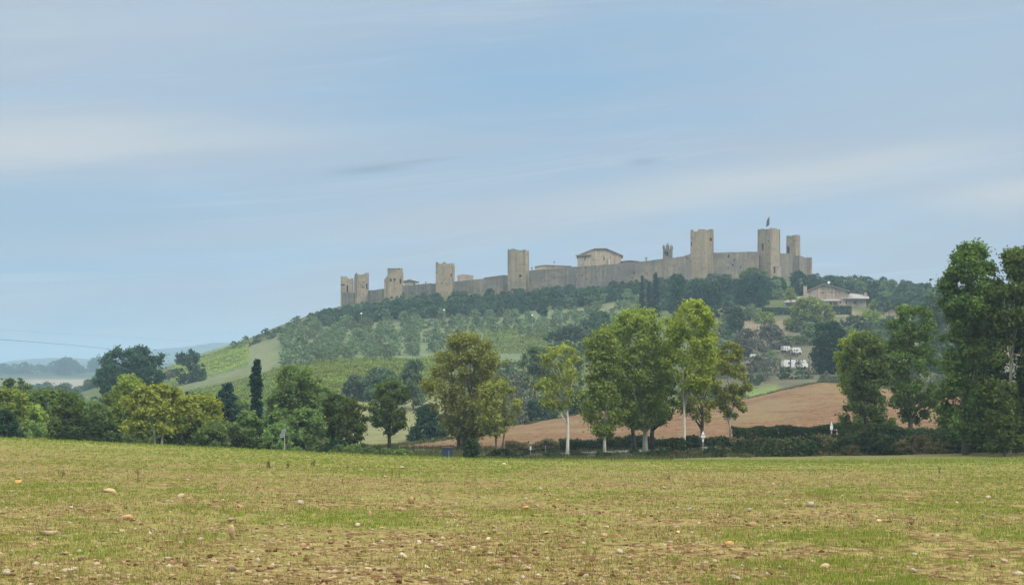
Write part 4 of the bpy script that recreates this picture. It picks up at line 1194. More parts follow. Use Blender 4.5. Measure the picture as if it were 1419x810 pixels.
# left side, beyond the field edge
T('plane_tree', 'big pale trunked olive green tree on the left beyond the field edge', 218, 129, 532, 104, 596, 'olivebrown', 'dome', 'palebark', 18300, 0.207, nl=46, lr=.34, tr=0.2, seed=31, cx=222, stems=2, nlimb=14, inner=.3)
T('plane_tree', 'olive green tree with a pointed top, left neighbour of the big pale trunked tree', 186, 150, 521, 74, 615, 'fresh', 'dome', 'palebark', 18300, 0.216, nl=40, lr=.34, tr=.2, seed=32, cx=178)
T('field_tree', 'leafy young growth round the foot of the giant tree at the right border', 1392, 122, 530, 56, 622, 'deep', 'dome', 'bark', 9000, .24, nl=30, lr=.38, tr=.1, seed=27)
T('field_tree', 'dark green upright tree among paler trees near the left border', 95, 150, 543, 72, 622, 'deep', 'tall', 'bark', 17080, 0.224, nl=44, lr=.38, tr=.25, seed=33)
T('field_tree', 'pale green rounded tree at the left border', 14, 150, 538, 84, 622, 'fresh', 'dome', 'bark', 18300, 0.224, nl=40, lr=.36, tr=.2, seed=34, cx=10)
T('field_tree', 'pale green low tree between the left border tree and the dark upright tree', 50, 143, 562, 40, 622, 'fresh', 'dome', 'bark', 9760, 0.216, nl=26, lr=.42, tr=.15, seed=35)
T('dark_bush', 'nearly black bush lowest at the left border', 6, 128, 568, 46, 622, 'dark', 'dome', 'bark', 8540, 0.183, nl=26, lr=.42, tr=.12, seed=36, cat='bush')
T('field_tree', 'dark green tree behind the pale rounded tree at the left border', 22, 230, 523, 46, 590, 'deep', 'round', 'bark', 6000, .36, nl=26, lr=.42, tr=.25, seed=37)
T('field_tree', 'small light bush under the dark upright tree near the left border', 78, 137, 582, 34, 622, 'mid', 'dome', 'bark', 6100, 0.191, nl=20, lr=.42, tr=.1, seed=38, cat='bush')
T('field_tree', 'mid green low tree between the dark upright tree and the pointed top tree', 135, 145, 560, 46, 622, 'mid', 'dome', 'bark', 9760, 0.216, nl=26, lr=.4, tr=.15, seed=39)
T('oak_tree', 'large dark spreading oak standing against the sky on the left', 183, 330, 481, 88, 545, 'dark', 'round', 'bark', 13000, .55, nl=42, lr=.34, tr=.5, seed=40, cx=186, outliers=.35)
T('oak_tree', 'lower left limb of dark foliage beside the large spreading oak', 152, 322, 505, 40, 548, 'dark', 'round', 'bark', 5000, .5, nl=20, lr=.42, tr=.3, seed=41)
T('oak_tree', 'dark scrubby oak low on the skyline between large oak and vine slope', 262, 470, 484, 46, 640, 'dark', 'dome', 'bark', 3500, .6, nl=18, lr=.4, tr=.3, seed=42, outliers=.5)
T('field_tree', 'bright yellow green tree to the left of the small dark evergreen', 286, 152, 548, 62, 618, 'yellowgreen', 'dome', 'bark', 12200, 0.216, nl=34, lr=.36, tr=.18, seed=43)
T('dark_tree', 'small dark green tree between the pale trunked tree and the yellow green tree', 262, 158, 543, 30, 600, 'dark', 'round', 'bark', 4392, 0.224, nl=18, lr=.45, tr=.15, seed=44)
T('conifer_tree', 'small dark evergreen with a blunt top left of the tall cypress', 315, 165, 531, 38, 610, 'bluegreen', 'dome', 'bark', 9760, 0.224, nl=40, lr=.34, tr=.2, seed=45, outliers=.35)
T('field_bush', 'wide bush with dark hollows below the yellow green tree', 303, 138, 583, 66, 626, 'mid', 'dome', 'bark', 12200, 0.191, nl=34, lr=.38, tr=.1, seed=46, cat='bush')
T('field_bush', 'green bush hiding the foot of the tall cypress', 345, 141, 570, 46, 628, 'mid', 'dome', 'bark', 10370, 0.191, nl=30, lr=.38, tr=.1, seed=47, cat='bush')
T('cypress_tree', 'tall narrow dark cypress alone above the field edge', 355.5, 160, 498, 22, 618, 'bluegreen', 'tall', 'darkbark', 20740, 0.183, nl=70, lr=0.5, tr=.22, seed=48, outliers=.05, d=1.75)
T('field_tree', 'broad mid green tree just right of the tall cypress', 412, 150, 507, 80, 606, 'mid', 'round', 'darkbark', 20740, 0.232, nl=50, lr=.34, tr=0.24, seed=49, cx=408, outliers=.3)
T('field_bush', 'pale green bush right behind the small solar panel', 384, 143, 570, 40, 626, 'mid', 'dome', 'bark', 7930, 0.191, nl=24, lr=.4, tr=.1, seed=50, cat='bush')
T('field_tree', 'lower green crown in front of the broad tree right of the cypress', 421, 142, 567, 54, 612, 'mid', 'round', 'darkbark', 9760, 0.207, nl=28, lr=.38, tr=0.2, seed=51)
T('oak_tree', 'dark tree with twin black trunks, left trunk', 461, 152, 547, 40, 602, 'deep', 'round', 'darkbark', 7930, 0.216, nl=24, lr=.4, tr=0.24, seed=52, cx=465)
T('oak_tree', 'thinner dark tree with drooping right boughs beside the twin trunked tree', 484, 149, 552, 48, 612, 'deep', 'umbrella', 'darkbark', 7320, 0.207, nl=26, lr=.38, tr=.16, seed=53, cx=487, outliers=.5)
T('dark_bush', 'low black green bush under the dark tree with drooping boughs', 466, 143, 610, 42, 634, 'dark', 'dome', 'bark', 7930, 0.166, nl=24, lr=.4, tr=.08, seed=54, cat='bush')
T('oak_tree', 'dark tree with a rounded crown alone in front of the tan meadow', 540, 168, 527, 54, 600, 'deep', 'round', 'darkbark', 13420, 0.232, nl=34, lr=.36, tr=0.25, seed=55, outliers=.4)
T('field_tree', 'green crown between the broad tree and the twin trunked tree', 447, 165, 535, 40, 605, 'mid', 'round', 'bark', 7320, 0.232, nl=24, lr=.4, tr=.2, seed=56)

# middle ground behind the ploughed field
T('dark_bush', 'dark bushes left of the broad olive brown tree, at the meadow edge', 592, 205, 560, 46, 612, 'dark', 'dome', 'bark', 7000, .32, nl=28, lr=.4, tr=.12, seed=61, cat='bush')
T('dark_bush', 'small dark bush peeping under the left side of the broad olive brown tree', 612, 200, 588, 22, 612, 'dark', 'dome', 'bark', 3050, 0.249, nl=14, lr=.45, tr=.1, seed=62, cat='bush')
T('hill_tree', 'blue green tree touching the left side of the broad olive brown tree', 573, 300, 498, 44, 560, 'hillmid', 'dome', 'bark', 6000, .42, nl=30, lr=.38, tr=.2, seed=63)
T('hill_tree', 'rounded green trees at the foot of the vines above the meadow', 527, 320, 510, 60, 552, 'hillmid', 'dome', 'bark', 8000, .42, nl=34, lr=.34, tr=.2, seed=64)
T('hill_tree', 'small green tree left of the rounded trees at the foot of the vines', 492, 322, 520, 38, 556, 'hillmid', 'dome', 'bark', 4500, .42, nl=22, lr=.4, tr=.2, seed=65)
T('hill_tree', 'tall grey green loose tree behind the slim pale trunk', 742, 275, 480, 78, 585, 'silver', 'dome', 'bark', 12000, .38, nl=44, lr=.34, tr=.25, seed=66, nlimb=14, inner=.3)
T('hill_tree', 'grey green tree behind the crown of the slim pale trunked tree', 790, 290, 472, 50, 570, 'silver', 'dome', 'bark', 7000, .4, nl=30, lr=.36, tr=.25, seed=67)
T('bare_tree', 'bare brownish twiggy tree right of the broad olive brown tree', 717, 262, 515, 40, 585, 'twig', 'dome', 'bark', 2600, .3, nl=22, lr=.4, tr=.2, seed=68, nlimb=16, inner=.1)
T('dark_bush', 'dark blue green bush behind the ploughed field, left of the slim pale trunk', 738, 268, 556, 54, 590, 'dark', 'dome', 'bark', 6500, .36, nl=28, lr=.38, tr=.1, seed=69, cat='bush')
T('dark_bush', 'dark bush behind the ploughed field, right of the slim pale trunk', 805, 268, 542, 50, 582, 'dark', 'dome', 'bark', 6000, .36, nl=26, lr=.38, tr=.1, seed=70, cat='bush')
T('dark_bush', 'dark bush under the leafy foot of the broad olive brown tree, to its right', 668, 232, 583, 36, 603, 'dark', 'dome', 'bark', 3500, .32, nl=18, lr=.4, tr=.1, seed=71, cat='bush')
T('hill_tree', 'dark green tree mass above the grey green trees on the slope', 786, 435, 450, 66, 490, 'hill', 'dome', 'bark', 7000, .55, nl=32, lr=.34, tr=.25, seed=72)
T('hill_tree', 'dark rounded trees left of the roadside clump top', 828, 440, 432, 62, 482, 'hill', 'dome', 'bark', 7000, .55, nl=32, lr=.34, tr=.25, seed=73)
T('hill_tree', 'green rounded trees below the light vine patch', 700, 340, 500, 52, 550, 'hillmid', 'dome', 'bark', 6000, .45, nl=30, lr=.36, tr=.2, seed=74)
T('hill_tree', 'green shrub right of the light vine patch on the slope', 748, 380, 486, 44, 530, 'hillmid', 'dome', 'bark', 5000, .45, nl=26, lr=.36, tr=.2, seed=75)
T('hill_tree', 'single darker tree standing out of the pale olive trees below the wall', 751, 535, 410, 18, 436, 'hill', 'dome', 'bark', 1800, .55, nl=16, lr=.5, tr=.2, seed=76)

# cypresses and round dark trees below the right part of the wall
T('cypress_tree', 'slimmer cypress of the group under the longest wall, on the left', 890, 515, 382, 9.5, 438, 'bluegreen', 'cone', 'darkbark', 5000, .45, nl=40, lr=.6, tr=.25, seed=80, outliers=.05)
T('cypress_tree', 'short cypress wedged between two taller ones under the longest wall', 899.5, 518, 392, 11, 436, 'bluegreen', 'cone', 'darkbark', 4200, .45, nl=34, lr=.6, tr=.25, seed=81, outliers=.05)
T('cypress_tree', 'tallest pointed cypress under the longest wall', 908.5, 515, 377.5, 14.5, 440, 'bluegreen', 'cone', 'darkbark', 7500, .45, nl=50, lr=.55, tr=.3, seed=82, outliers=.05)
T('cypress_tree', 'lone small cypress on the right skyline', 1283, 560, 394, 8, 424, 'bluegreen', 'cone', 'darkbark', 2600, .45, nl=30, lr=.6, tr=.2, seed=83, outliers=.05)
T('holm_oak', 'dark conical evergreen right beside the tallest cypress', 938, 505, 380, 34, 438, 'dark', 'tall', 'darkbark', 7000, .5, nl=40, lr=.36, tr=.3, seed=84)
T('holm_oak', 'wide dark evergreen below the big square tower', 978, 498, 394, 58, 440, 'dark', 'round', 'darkbark', 10000, .5, nl=44, lr=.33, tr=.35, seed=85)
T('holm_oak', 'large rounded dark evergreen left of the farmhouse, below the flag tower', 1045, 515, 380, 58, 425, 'dark', 'round', 'darkbark', 10000, .5, nl=44, lr=.33, tr=.35, seed=86)
T('holm_oak', 'rounded green evergreen right under the flag tower wall', 1044, 552, 371, 50, 400, 'deep', 'dome', 'darkbark', 7000, .5, nl=34, lr=.34, tr=.35, seed=87)
T('holm_oak', 'compact dark evergreen just behind the farmhouse chimney', 1107, 548, 376, 28, 410, 'dark', 'round', 'darkbark', 5000, .5, nl=28, lr=.38, tr=.3, seed=88)
T('willow_tree', 'big pale green willow in front of the farmhouse', 1122, 455, 412, 74, 482, 'pale', 'dome', 'bark', 15000, .48, nl=48, lr=.34, tr=.35, seed=89)
T('willow_tree', 'low pale grey green shrub under the big pale willow', 1103, 415, 465, 56, 500, 'silver', 'dome', 'bark', 7000, .42, nl=30, lr=.36, tr=.2, seed=90)
T('dark_tree', 'very dark dense tree right of the white vans', 1150, 330, 445, 56, 524, 'dark', 'round', 'darkbark', 13000, .4, nl=44, lr=.36, tr=.35, seed=91)
T('conifer_tree', 'small dark blue green conifer above the vans, left of the pale willow', 1077, 430, 452, 20, 482, 'bluegreen', 'cone', 'bark', 2600, .42, nl=24, lr=.5, tr=.2, seed=92)
T('bare_tree', 'tall grey leafless poplar left of the white vans', 1063, 395, 448, 46, 505, 'twig', 'egg', 'bark', 3800, .36, nl=34, lr=.34, tr=.25, seed=93, nlimb=16, inner=.1)
T('bare_tree', 'grey leafless bushy tree behind the thin tree of the clump', 1033, 390, 455, 44, 508, 'twig', 'egg', 'bark', 3800, .36, nl=34, lr=.34, tr=.25, seed=94, nlimb=16, inner=.1)
T('bare_tree', 'brown twiggy shrub just above the white vans', 1085, 405, 472, 30, 500, 'twig', 'dome', 'bark', 2400, .34, nl=22, lr=.4, tr=.2, seed=95, nlimb=14, inner=.1)
T('hill_tree', 'dark blue green tree right of the yellow green treetop of the clump', 1018, 425, 425, 36, 490, 'hill', 'tall', 'bark', 7000, .48, nl=36, lr=.36, tr=.3, seed=96)
T('hill_tree', 'light green tree above the grey leafless poplars', 1060, 480, 432, 34, 465, 'fresh', 'dome', 'bark', 4000, .48, nl=24, lr=.38, tr=.25, seed=97)
T('round_shrub', 'clipped yellowish round shrub left of the farmhouse chimney', 1096, 530, 399.5, 17, 414, 'fresh', 'dome', 'bark', 2200, .4, nl=14, lr=.6, tr=.15, seed=98, outliers=0, cat='shrub')
T('round_shrub', 'clipped yellowish round shrub right of the farmhouse', 1211, 520, 414.5, 13, 428, 'fresh', 'dome', 'bark', 1800, .4, nl=12, lr=.6, tr=.15, seed=99, outliers=0, cat='shrub')
T('round_shrub', 'yellowish shrub beside the buff shed wall', 1256, 490, 421.5, 17, 436, 'yellowgreen', 'dome', 'bark', 1800, .4, nl=14, lr=.6, tr=.15, seed=101, outliers=0, cat='shrub')
T('hill_tree', 'yellow tinged tree on the slope right of the clipped hedge', 1209, 455, 430, 36, 470, 'fresh', 'dome', 'bark', 4500, .46, nl=26, lr=.38, tr=.2, seed=102)
T('hill_tree', 'blue green tree below the farmhouse right end', 1185, 440, 438, 46, 490, 'hillmid', 'dome', 'bark', 6000, .46, nl=30, lr=.36, tr=.2, seed=103)
T('hill_tree', 'grey green tree just left of the crown of the yellow topped tree', 1178, 380, 452, 36, 500, 'silver', 'dome', 'bark', 4500, .42, nl=26, lr=.38, tr=.2, seed=104)
T('hill_tree', 'dark tree behind the open crowned dark green tree', 1232, 430, 440, 50, 500, 'hill', 'dome', 'bark', 6000, .46, nl=30, lr=.36, tr=.2, seed=105)
T('hill_tree', 'blue green tree left of the giant trees, below the skyline cypress', 1292, 360, 408, 56, 520, 'hillmid', 'tall', 'bark', 10000, .44, nl=44, lr=.36, tr=.3, seed=106)


for k_, (px, Y, top, w, bot, leaf, lab) in enumerate([(1081, 338, 486, 20, 515, 'twig', 'bare twigs across the left end of the long white camper'),
        (1108, 334, 497, 20, 520, 'twig', 'bare twigs in front of the middle of the long white camper'), (1128, 330, 500, 16, 522, 'twig', 'bare twigs between the long white camper and the very dark tree'),
        (1088, 322, 508, 26, 524, 'hill', 'low dark bush under the left end of the long white camper'), (1112, 318, 512, 30, 526, 'hillmid', 'low green bush under the right end of the long white camper'), (1097, 372, 483, 26, 516, 'twig', 'bare twigs across the gap between the two upper white vans'), (1062, 330, 500, 24, 520, 'twig', 'grey brushwood left of the long white camper')]):
    T('bare_shrub' if leaf == 'twig' else 'low_bush', lab, px, Y, top, w, bot, leaf, 'dome', 'bark', 420 if leaf == 'twig' else 1800, .26, nl=12, lr=.45, tr=.07, seed=700 + k_, cat='shrub', nlimb=16, inner=.1)


def scatter_group(name, label, group, spots, protos, cat='tree', jit=.25, rng=None):
    """copies of a few prototypes at (px, Y, height in metres)"""
    rng = rng or np.random.default_rng(5)
    for i, (px, Y, h) in enumerate(spots):
        pr, ph = protos[i % len(protos)]
        k = h / ph
        b = spot(px, Y); b[2] = gsurf(b[0], b[1]) - .15
        if i < len(protos):
            pr.location = [float(v) for v in b]; pr.scale = (k * rng.uniform(.9, 1.2), k * rng.uniform(.9, 1.2), k); pr.rotation_euler = (0, 0, rng.uniform(0, 6.2))
        else:
            copy_tree(pr, b, rng.uniform(0, 6.2), (k * rng.uniform(.85, 1.25), k * rng.uniform(.85, 1.25), k))


def protos(name, label, group, cat, n, h, w, leaf, shape, nleaf, size, nl, lr=.42, cz=.12, seed=200, tr=.16, **k):
    return [(make_tree(name, label, cat, (0, 0, 0), h, h * cz, w, shape, leaf, 'bark', nleaf, size, nl=nl, lr=lr, tr=tr, seed=seed + i, group=group, nlimb=6, **k), h) for i in range(n)]


rg = np.random.default_rng(77)
# the band of bushy trees along the wall foot, then the olive grove, then the wood on the right
sp = []
for px in np.arange(447, 960, 7.6):
    for Yo in (-14, -5, 5):
        p_ = px + rg.uniform(-4, 4)
        Yb = 566 - Yo + rg.uniform(-3, 3)
        if 925 < p_: continue
        sp.append((p_, Yb, rg.uniform(3.4, 5.6) * (.75 if Yo < -8 else 1.0 if Yo < 15 else .8)))
pr = protos('wall_tree', 'bushy dark grey green tree in the band along the foot of the castle wall', 'bushy trees along the foot of the castle wall', 'tree', 5, 5, 5.6, 'hill', 'dome', 1500, .46, 16, seed=210)
for q, _ in pr: pass
scatter_group('wall_tree', '', '', sp, pr, rng=rg)

sp = []
for Y in np.arange(424, 562, 6.8):
    for px in np.arange(300 + rg.uniform(0, 24), 905, 6.3 * F / Y):
        p_ = px + rg.uniform(-9, 9); Yj = Y + rg.uniform(-3, 3)
        py = CH - F * gz1((p_ - CX) / F * Yj, Yj) / Yj
        if p_ < 380 and py > 474: continue
        if 336 < p_ < 392 and py > 466: continue
        if py > 513 - (p_ - 380) * .10: continue
        if p_ > 640 and 428 < py < 438 and rg.random() < .75: continue
        if 640 < p_ < 770 and py > 469: continue
        if vnoise(np.array(p_ * .05), np.array(Yj * .07), 3) < .16: continue
        sp.append((p_, Yj, rg.uniform(2.9, 4.6)))
rg.shuffle(sp); sp.sort(key=lambda q: q[1])
print('olives', len(sp))
near, rest = sp[:290], sp[290:]
rg.shuffle(near)
pr = protos('olive_tree', 'pale grey green olive tree in the grove on the slope below the castle', 'olive trees in the grove below the castle', 'tree', 8, 3.8, 4.6, 'olive', 'dome', 620, .42, 12, seed=230)
scatter_group('olive_tree', '', '', near, pr, rng=rg)
# the farthest olives as one mass
lb = []
org = spot(600, 545)
for (px, Y, h) in rest:
    b = spot(px, Y) - org
    for l in crown_lobes(rg, 'dome', 4.6 * h / 3.8, h * .9, 4.4, 8, .5): lb.append((b + l[0] + np.array([0, 0, .3]), l[1], l[2]))
if lb:
    o = link('olive_grove', crown_mesh('olive_grove', lb, 420 * max(1, len(rest)), .44, LEAF['olive'], rg), None, org); o['kind'] = 'stuff'

# left skyline trees of the hill
sp = [(px + rg.uniform(-3, 3), 575 + rg.uniform(-8, 8), rg.uniform(1.6, 3.6)) for px in np.arange(322, 446, 5.5)]
pr = protos('skyline_bush', 'small dark bush on the left skyline of the hill', 'bushes on the left skyline of the hill', 'bush', 4, 4, 4.6, 'hillmid', 'dome', 700, .45, 12, seed=250)
scatter_group('', '', '', sp, pr, rng=rg)

# wood on the right slope
sp = []
for px in np.arange(1078, 1420, 10):
    for Y in (520, 545, 566, 582, 598, 622):
        p_ = px + rg.uniform(-7, 7); Yj = Y + rg.uniform(-9, 9)
        if 1080 < p_ < 1205 and Yj < 562: continue
        if 985 < p_ < 1130 and Yj > 575: continue
        hm = (CH - np.interp(p_, [1085, 1125, 1200, 1300, 1420], [386, 382, 386, 398, 402]) - rg.uniform(-5, 4)) / F * Yj - gz1((p_ - CX) / F * Yj, Yj)
        if hm < 1.5: continue
        sp.append((p_, Yj, min(hm, rg.uniform(5, 9))))
rg.shuffle(sp)
pr = protos('wood_tree', 'mixed green tree in the wood on the right slope', 'trees in the wood on the right slope', 'tree', 4, 7, 7, 'hill', 'dome', 1700, .52, 20, seed=260) + \
     protos('wood_tree', 'mixed green tree in the wood on the right slope', 'trees in the wood on the right slope', 'tree', 2, 7, 6.5, 'silver', 'dome', 1600, .52, 20, seed=270) + \
     protos('wood_tree', 'mixed green tree in the wood on the right slope', 'trees in the wood on the right slope', 'tree', 2, 7, 6.5, 'dark', 'round', 1700, .5, 20, seed=275)
scatter_group('', '', '', sp, pr, rng=rg)
sp = []
for _ in range(240):
    px = rg.uniform(960, 1340); Y = rg.uniform(275, 520) if rg.random() < .7 else rg.uniform(268, 310)
    if 1075 < px < 1130 and Y < 410: continue
    if 1066 < px < 1208 and Y > 462: continue
    if 1030 < px < 1085 and Y < 316: continue
    sp.append((px, Y, rg.uniform(2.4, 5.6) if Y > 335 else rg.uniform(1.5, 2.6)))
pr = protos('slope_bush', 'rough bush scattered on the slope below the farmhouse', 'bushes scattered on the slope below the farmhouse', 'bush', 3, 4.5, 5.4, 'hillmid', 'dome', 1300, .42, 18, seed=280) + protos('slope_bush', 'rough bush scattered on the slope below the farmhouse', 'bushes scattered on the slope below the farmhouse', 'bush', 2, 4.5, 5.4, 'twig', 'dome', 900, .36, 18, seed=288) + \
     protos('slope_bush', 'rough bush scattered on the slope below the farmhouse', 'bushes scattered on the slope below the farmhouse', 'bush', 2, 4.5, 5.4, 'silver', 'dome', 1300, .42, 18, seed=285)
scatter_group('', '', '', sp, pr, rng=rg)
sp = [(px + rg.uniform(-3, 3), 560 + rg.uniform(-8, 6), rg.uniform(4.5, 7.5)) for px in np.arange(928, 1086, 8)] + [(px + rg.uniform(-3, 3), 535 + rg.uniform(-8, 6), rg.uniform(3.5, 6)) for px in np.arange(915, 1068, 9)]
pr = protos('wall_bush', 'leafy tree under the right hand part of the castle wall', 'leafy trees under the right hand part of the castle wall', 'tree', 4, 5, 5.6, 'hill', 'dome', 1400, .47, 16, seed=290)
scatter_group('', '', '', sp, pr, rng=rg)

# misty valley trees on the left
sp = []
for (n_, ya, yb, ta, tb) in ((34, 330, 520, 542, 562), (22, 560, 780, 531, 541), (18, 950, 1100, 527, 534)):
    for _ in range(n_):
        px = rg.uniform(-60, 170 if ya < 900 else 240); Y = rg.uniform(ya, yb); z_ = gz1((px - CX) / F * Y, Y)
        sp.append((px, Y, max(5, (CH - rg.uniform(ta, tb)) / F * Y - z_)))
pr = protos('valley_tree', 'misty dark tree in the valley on the far left', 'misty trees in the valley on the far left', 'tree', 5, 11, 12, 'hill', 'dome', 2600, .7, 26, seed=300, tr=.3)
scatter_group('', '', '', sp, pr, rng=rg)
sp = [(70, 2050, 15), (78, 2060, 20), (98, 2040, 22), (103, 2050, 18), (131, 2050, 20), (140, 2000, 26), (150, 2010, 24), (93, 1950, 24), (86, 1955, 20), (20, 2050, 16), (35, 2050, 18), (165, 2000, 20), (110, 2040, 14), (5, 2030, 16), (55, 2040, 15), (172, 1990, 22)]
pr = protos('far_tree', 'bluish tree far off on the hazy wooded ridge', 'far trees on the hazy wooded ridge', 'tree', 3, 18, 24, 'dark', 'dome', 1500, 1.6, 18, seed=310, tr=.4)
scatter_group('', '', '', sp, pr, rng=rg)
# scrub in the gullies left of the cypress and behind the field edge
sp = []
for _ in range(70):
    px = rg.uniform(-20, 520); Y = rg.uniform(165, 300)
    if 470 < px and Y < 300: continue
    sp.append((px, Y, rg.uniform(3, 6.5)))
pr = protos('hedgerow_tree', 'green hedgerow tree in the hollow beyond the left part of the field', 'hedgerow trees in the hollow beyond the field', 'tree', 3, 5, 6, 'mid', 'dome', 2200, .34, 22, seed=320) + \
     protos('hedgerow_tree', 'green hedgerow tree in the hollow beyond the left part of the field', 'hedgerow trees in the hollow beyond the field', 'tree', 2, 5, 6, 'deep', 'dome', 2200, .34, 22, seed=326)
scatter_group('', '', '', sp, pr, rng=rg)
# scrub on the bare left slope
for (px, Y, top, w, bot, leaf, lab) in [(243, 500, 512, 34, 640, 'twig', 'purplish brown scrub on the grassy shoulder at the left'), (330, 500, 508, 26, 640, 'twig', 'dark reddish scrub beside the sandy patch'), (215, 480, 507, 34, 640, 'mid', 'green scrub at the left shoulder of the hill'), (275, 470, 505, 24, 640, 'deep', 'dark green scrub at the lower edge of the left vines')]:
    T('scrub', lab, px, Y, top, w, bot, leaf, 'dome', 'bark', 2600, .42, nl=20, lr=.4, tr=.1, cat='scrub', d=5)

# ------------------------------------------------------------------ vines
def vine_row(label, group, pts, h, wd, dens, rng, leaf='vine'):
    """a leafy row through (px, Y) points"""
    P0 = spot(*pts[0]); c = []; t = []
    for (a, b) in zip(pts[:-1], pts[1:]):
        A = spot(*a); B = spot(*b); ln = np.linalg.norm(B - A); n = int(ln * dens)
        u = rng.random(n); X = A[0] + (B[0] - A[0]) * u; Y = A[1] + (B[1] - A[1]) * u
        z = gsurf_v(X, Y)
        prof = .55 + .45 * vnoise(X * .8, Y * .8, 5)
        keep = np.ones(n, bool)
        q = np.stack([X + rng.normal(size=n) * wd * .4, Y + rng.normal(size=n) * wd * .4, z + .25 + rng.random(n)**.7 * h * prof], 1)[keep]
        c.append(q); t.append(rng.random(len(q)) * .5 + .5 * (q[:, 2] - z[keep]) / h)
    c = np.concatenate(c) - P0; t = np.concatenate(t)
    v, f = leaf_quads(c, rng.normal(size=c.shape) + np.array([0, -.3, .6]), .42, rng)
    thing('vine_row', label, 'vine row', P0, 0, group, mesh_np('vine_row', v, [f], LEAF[leaf], t))


g = 'vine rows on the middle slope'
for k, Y in enumerate(np.arange(338, 440, 4.6)):
    e = (k % 3) * 6
    x0, x1 = 385 + e - (Y - 338) * .15, 612 - e * .5
    vine_row('leafy green vine row on the middle slope above the tan meadow', g, [(x0, Y - 9), (470, Y - 1), (540, Y + 3), (x1, Y + 5)], 1.45, .55, 24, rg)
g = 'vine rows in the light patch right of the broad olive tree'
for Y in np.arange(468, 526, 4.8):
    vine_row('leafy bright green vine row in the light patch right of the broad olive tree', g, [(668, Y), (770, Y + 3)], 1.6, .6, 22, rg)
g = 'vine rows on the left shoulder of the hill'
for k in range(13):
    a = k / 12
    vine_row('leafy vine row on the left shoulder of the hill', g, [(236 + 8 * a, 470 + 120 * a), (290 + 2 * a, 478 + 110 * a), (345, 486 + 100 * a)], 1.7, .7, 22, rg, 'fresh')
g = 'vine rows in the hollow left of the tall cypress'
for Y in np.arange(330, 425, 8):
    vine_row('leafy vine row in the hollow around the tall cypress', g, [(255, Y - 6), (330, Y), (395, Y + 3)], 1.5, .6, 22, rg)

# ------------------------------------------------------------------ clipped hedges by the farmhouse
def hedge(label, px0, px1, Y, top, bot, depth, leaf, n, size, name='hedge', ragg=.1, Y1=None):
    rng = np.random.default_rng(int(px0))
    Y1 = Y1 or Y
    A = P(px0, top, Y); B = P(px1, top, Y1)
    b = spot((px0 + px1) / 2, (Y + Y1) / 2)
    L_ = np.linalg.norm((B - A)[:2])
    side = rng.random(n); u = rng.random(n); X = A[0] + (B[0] - A[0]) * u; Yb = A[1] + (B[1] - A[1]) * u
    zt_ = (CH - top) / F * Yb + (fbm(X * .5, X * 0, 3, 3) - .5) * ragg * 6; zb_ = np.minimum((CH - bot) / F * Yb, gsurf_v(X, Yb)) - .1
    v_ = rng.random(n)
    front = side < .62
    y = np.where(front, Yb - rng.random(n) * .3 + (fbm(X * .8, v_ * 4, 4, 3) - .5) * ragg * 4, Yb + rng.random(n) * depth)
    z = np.where(front, zb_ + (zt_ - zb_) * v_, zt_ + rng.normal(size=n) * ragg * .5)
    c = np.stack([X, y, z], 1) - b
    nr = np.where(front[:, None], [[0, -1, .2]], [[0, -.2, 1]]) + rng.normal(size=(n, 3)) * .5
    v, f = leaf_quads(c, nr, size, rng)
    o = thing(name, label, 'hedge', b)
    link('foliage', mesh_np('foliage', v, [f], LEAF[leaf], rng.random(n) * .5 + .5 * fbm(X * .6, z * .6, 8, 3)), o)
    mb = MB()
    for k in range(max(2, int(L_ / 2.5))):
        t = (k + .5) / max(2, int(L_ / 2.5)); x = A[0] + (B[0] - A[0]) * t - b[0]; yy = A[1] + (B[1] - A[1]) * t + depth * .5 - b[1]
        g0 = gsurf(x + b[0], yy + b[1]) - b[2]
        mb.tube([(x, yy, g0 - .2), (x + .1, yy, (CH - top) / F * Y - b[2] - .25)], [.07, .03], 6)
    mb.build('stems', M['darkbark'], o)


hedge('tall clipped dark hedge left below the farmhouse', 1056, 1112, 500, 426, 446, 2, 'dark', 5200, .42)
hedge('tall clipped dark hedge below the right part of the farmhouse', 1142, 1180, 502, 424.5, 443, 2, 'dark', 4200, .42)
hedge('clipped dark hedge along the road, left of the pointed sign', 1015, 1158, 149, 592, 612, 2.4, 'bramble', 15000, .17, Y1=148)
hedge('dark roadside hedge behind the roadside tree trunks', 775, 1000, 159, 609, 622, 2.0, 'bramble', 11000, .19, ragg=.22)
hedge('low grassy hedge bank left of the roadside tree trunks', 700, 775, 158, 614, 624, 2.0, 'drygrass', 5000, .18, ragg=.2)
hedge('dark hedge right of the pointed sign under the giant trees', 1160, 1470, 147, 594, 614, 2.4, 'bramble', 30000, .19, ragg=.25, Y1=144)

# bushes and brambles on the verge
def bush(label, px, Y, top, w, bot, leaf, n, size, seed, name='verge_bush', group=None, shape='dome'):
    T(name, label, px, Y, top, w, bot, leaf, shape, 'bark', n, size, nl=22, lr=.42, tr=.06, seed=seed, cat='bush', group=group, d=w * Y / F * .8, nlimb=7)


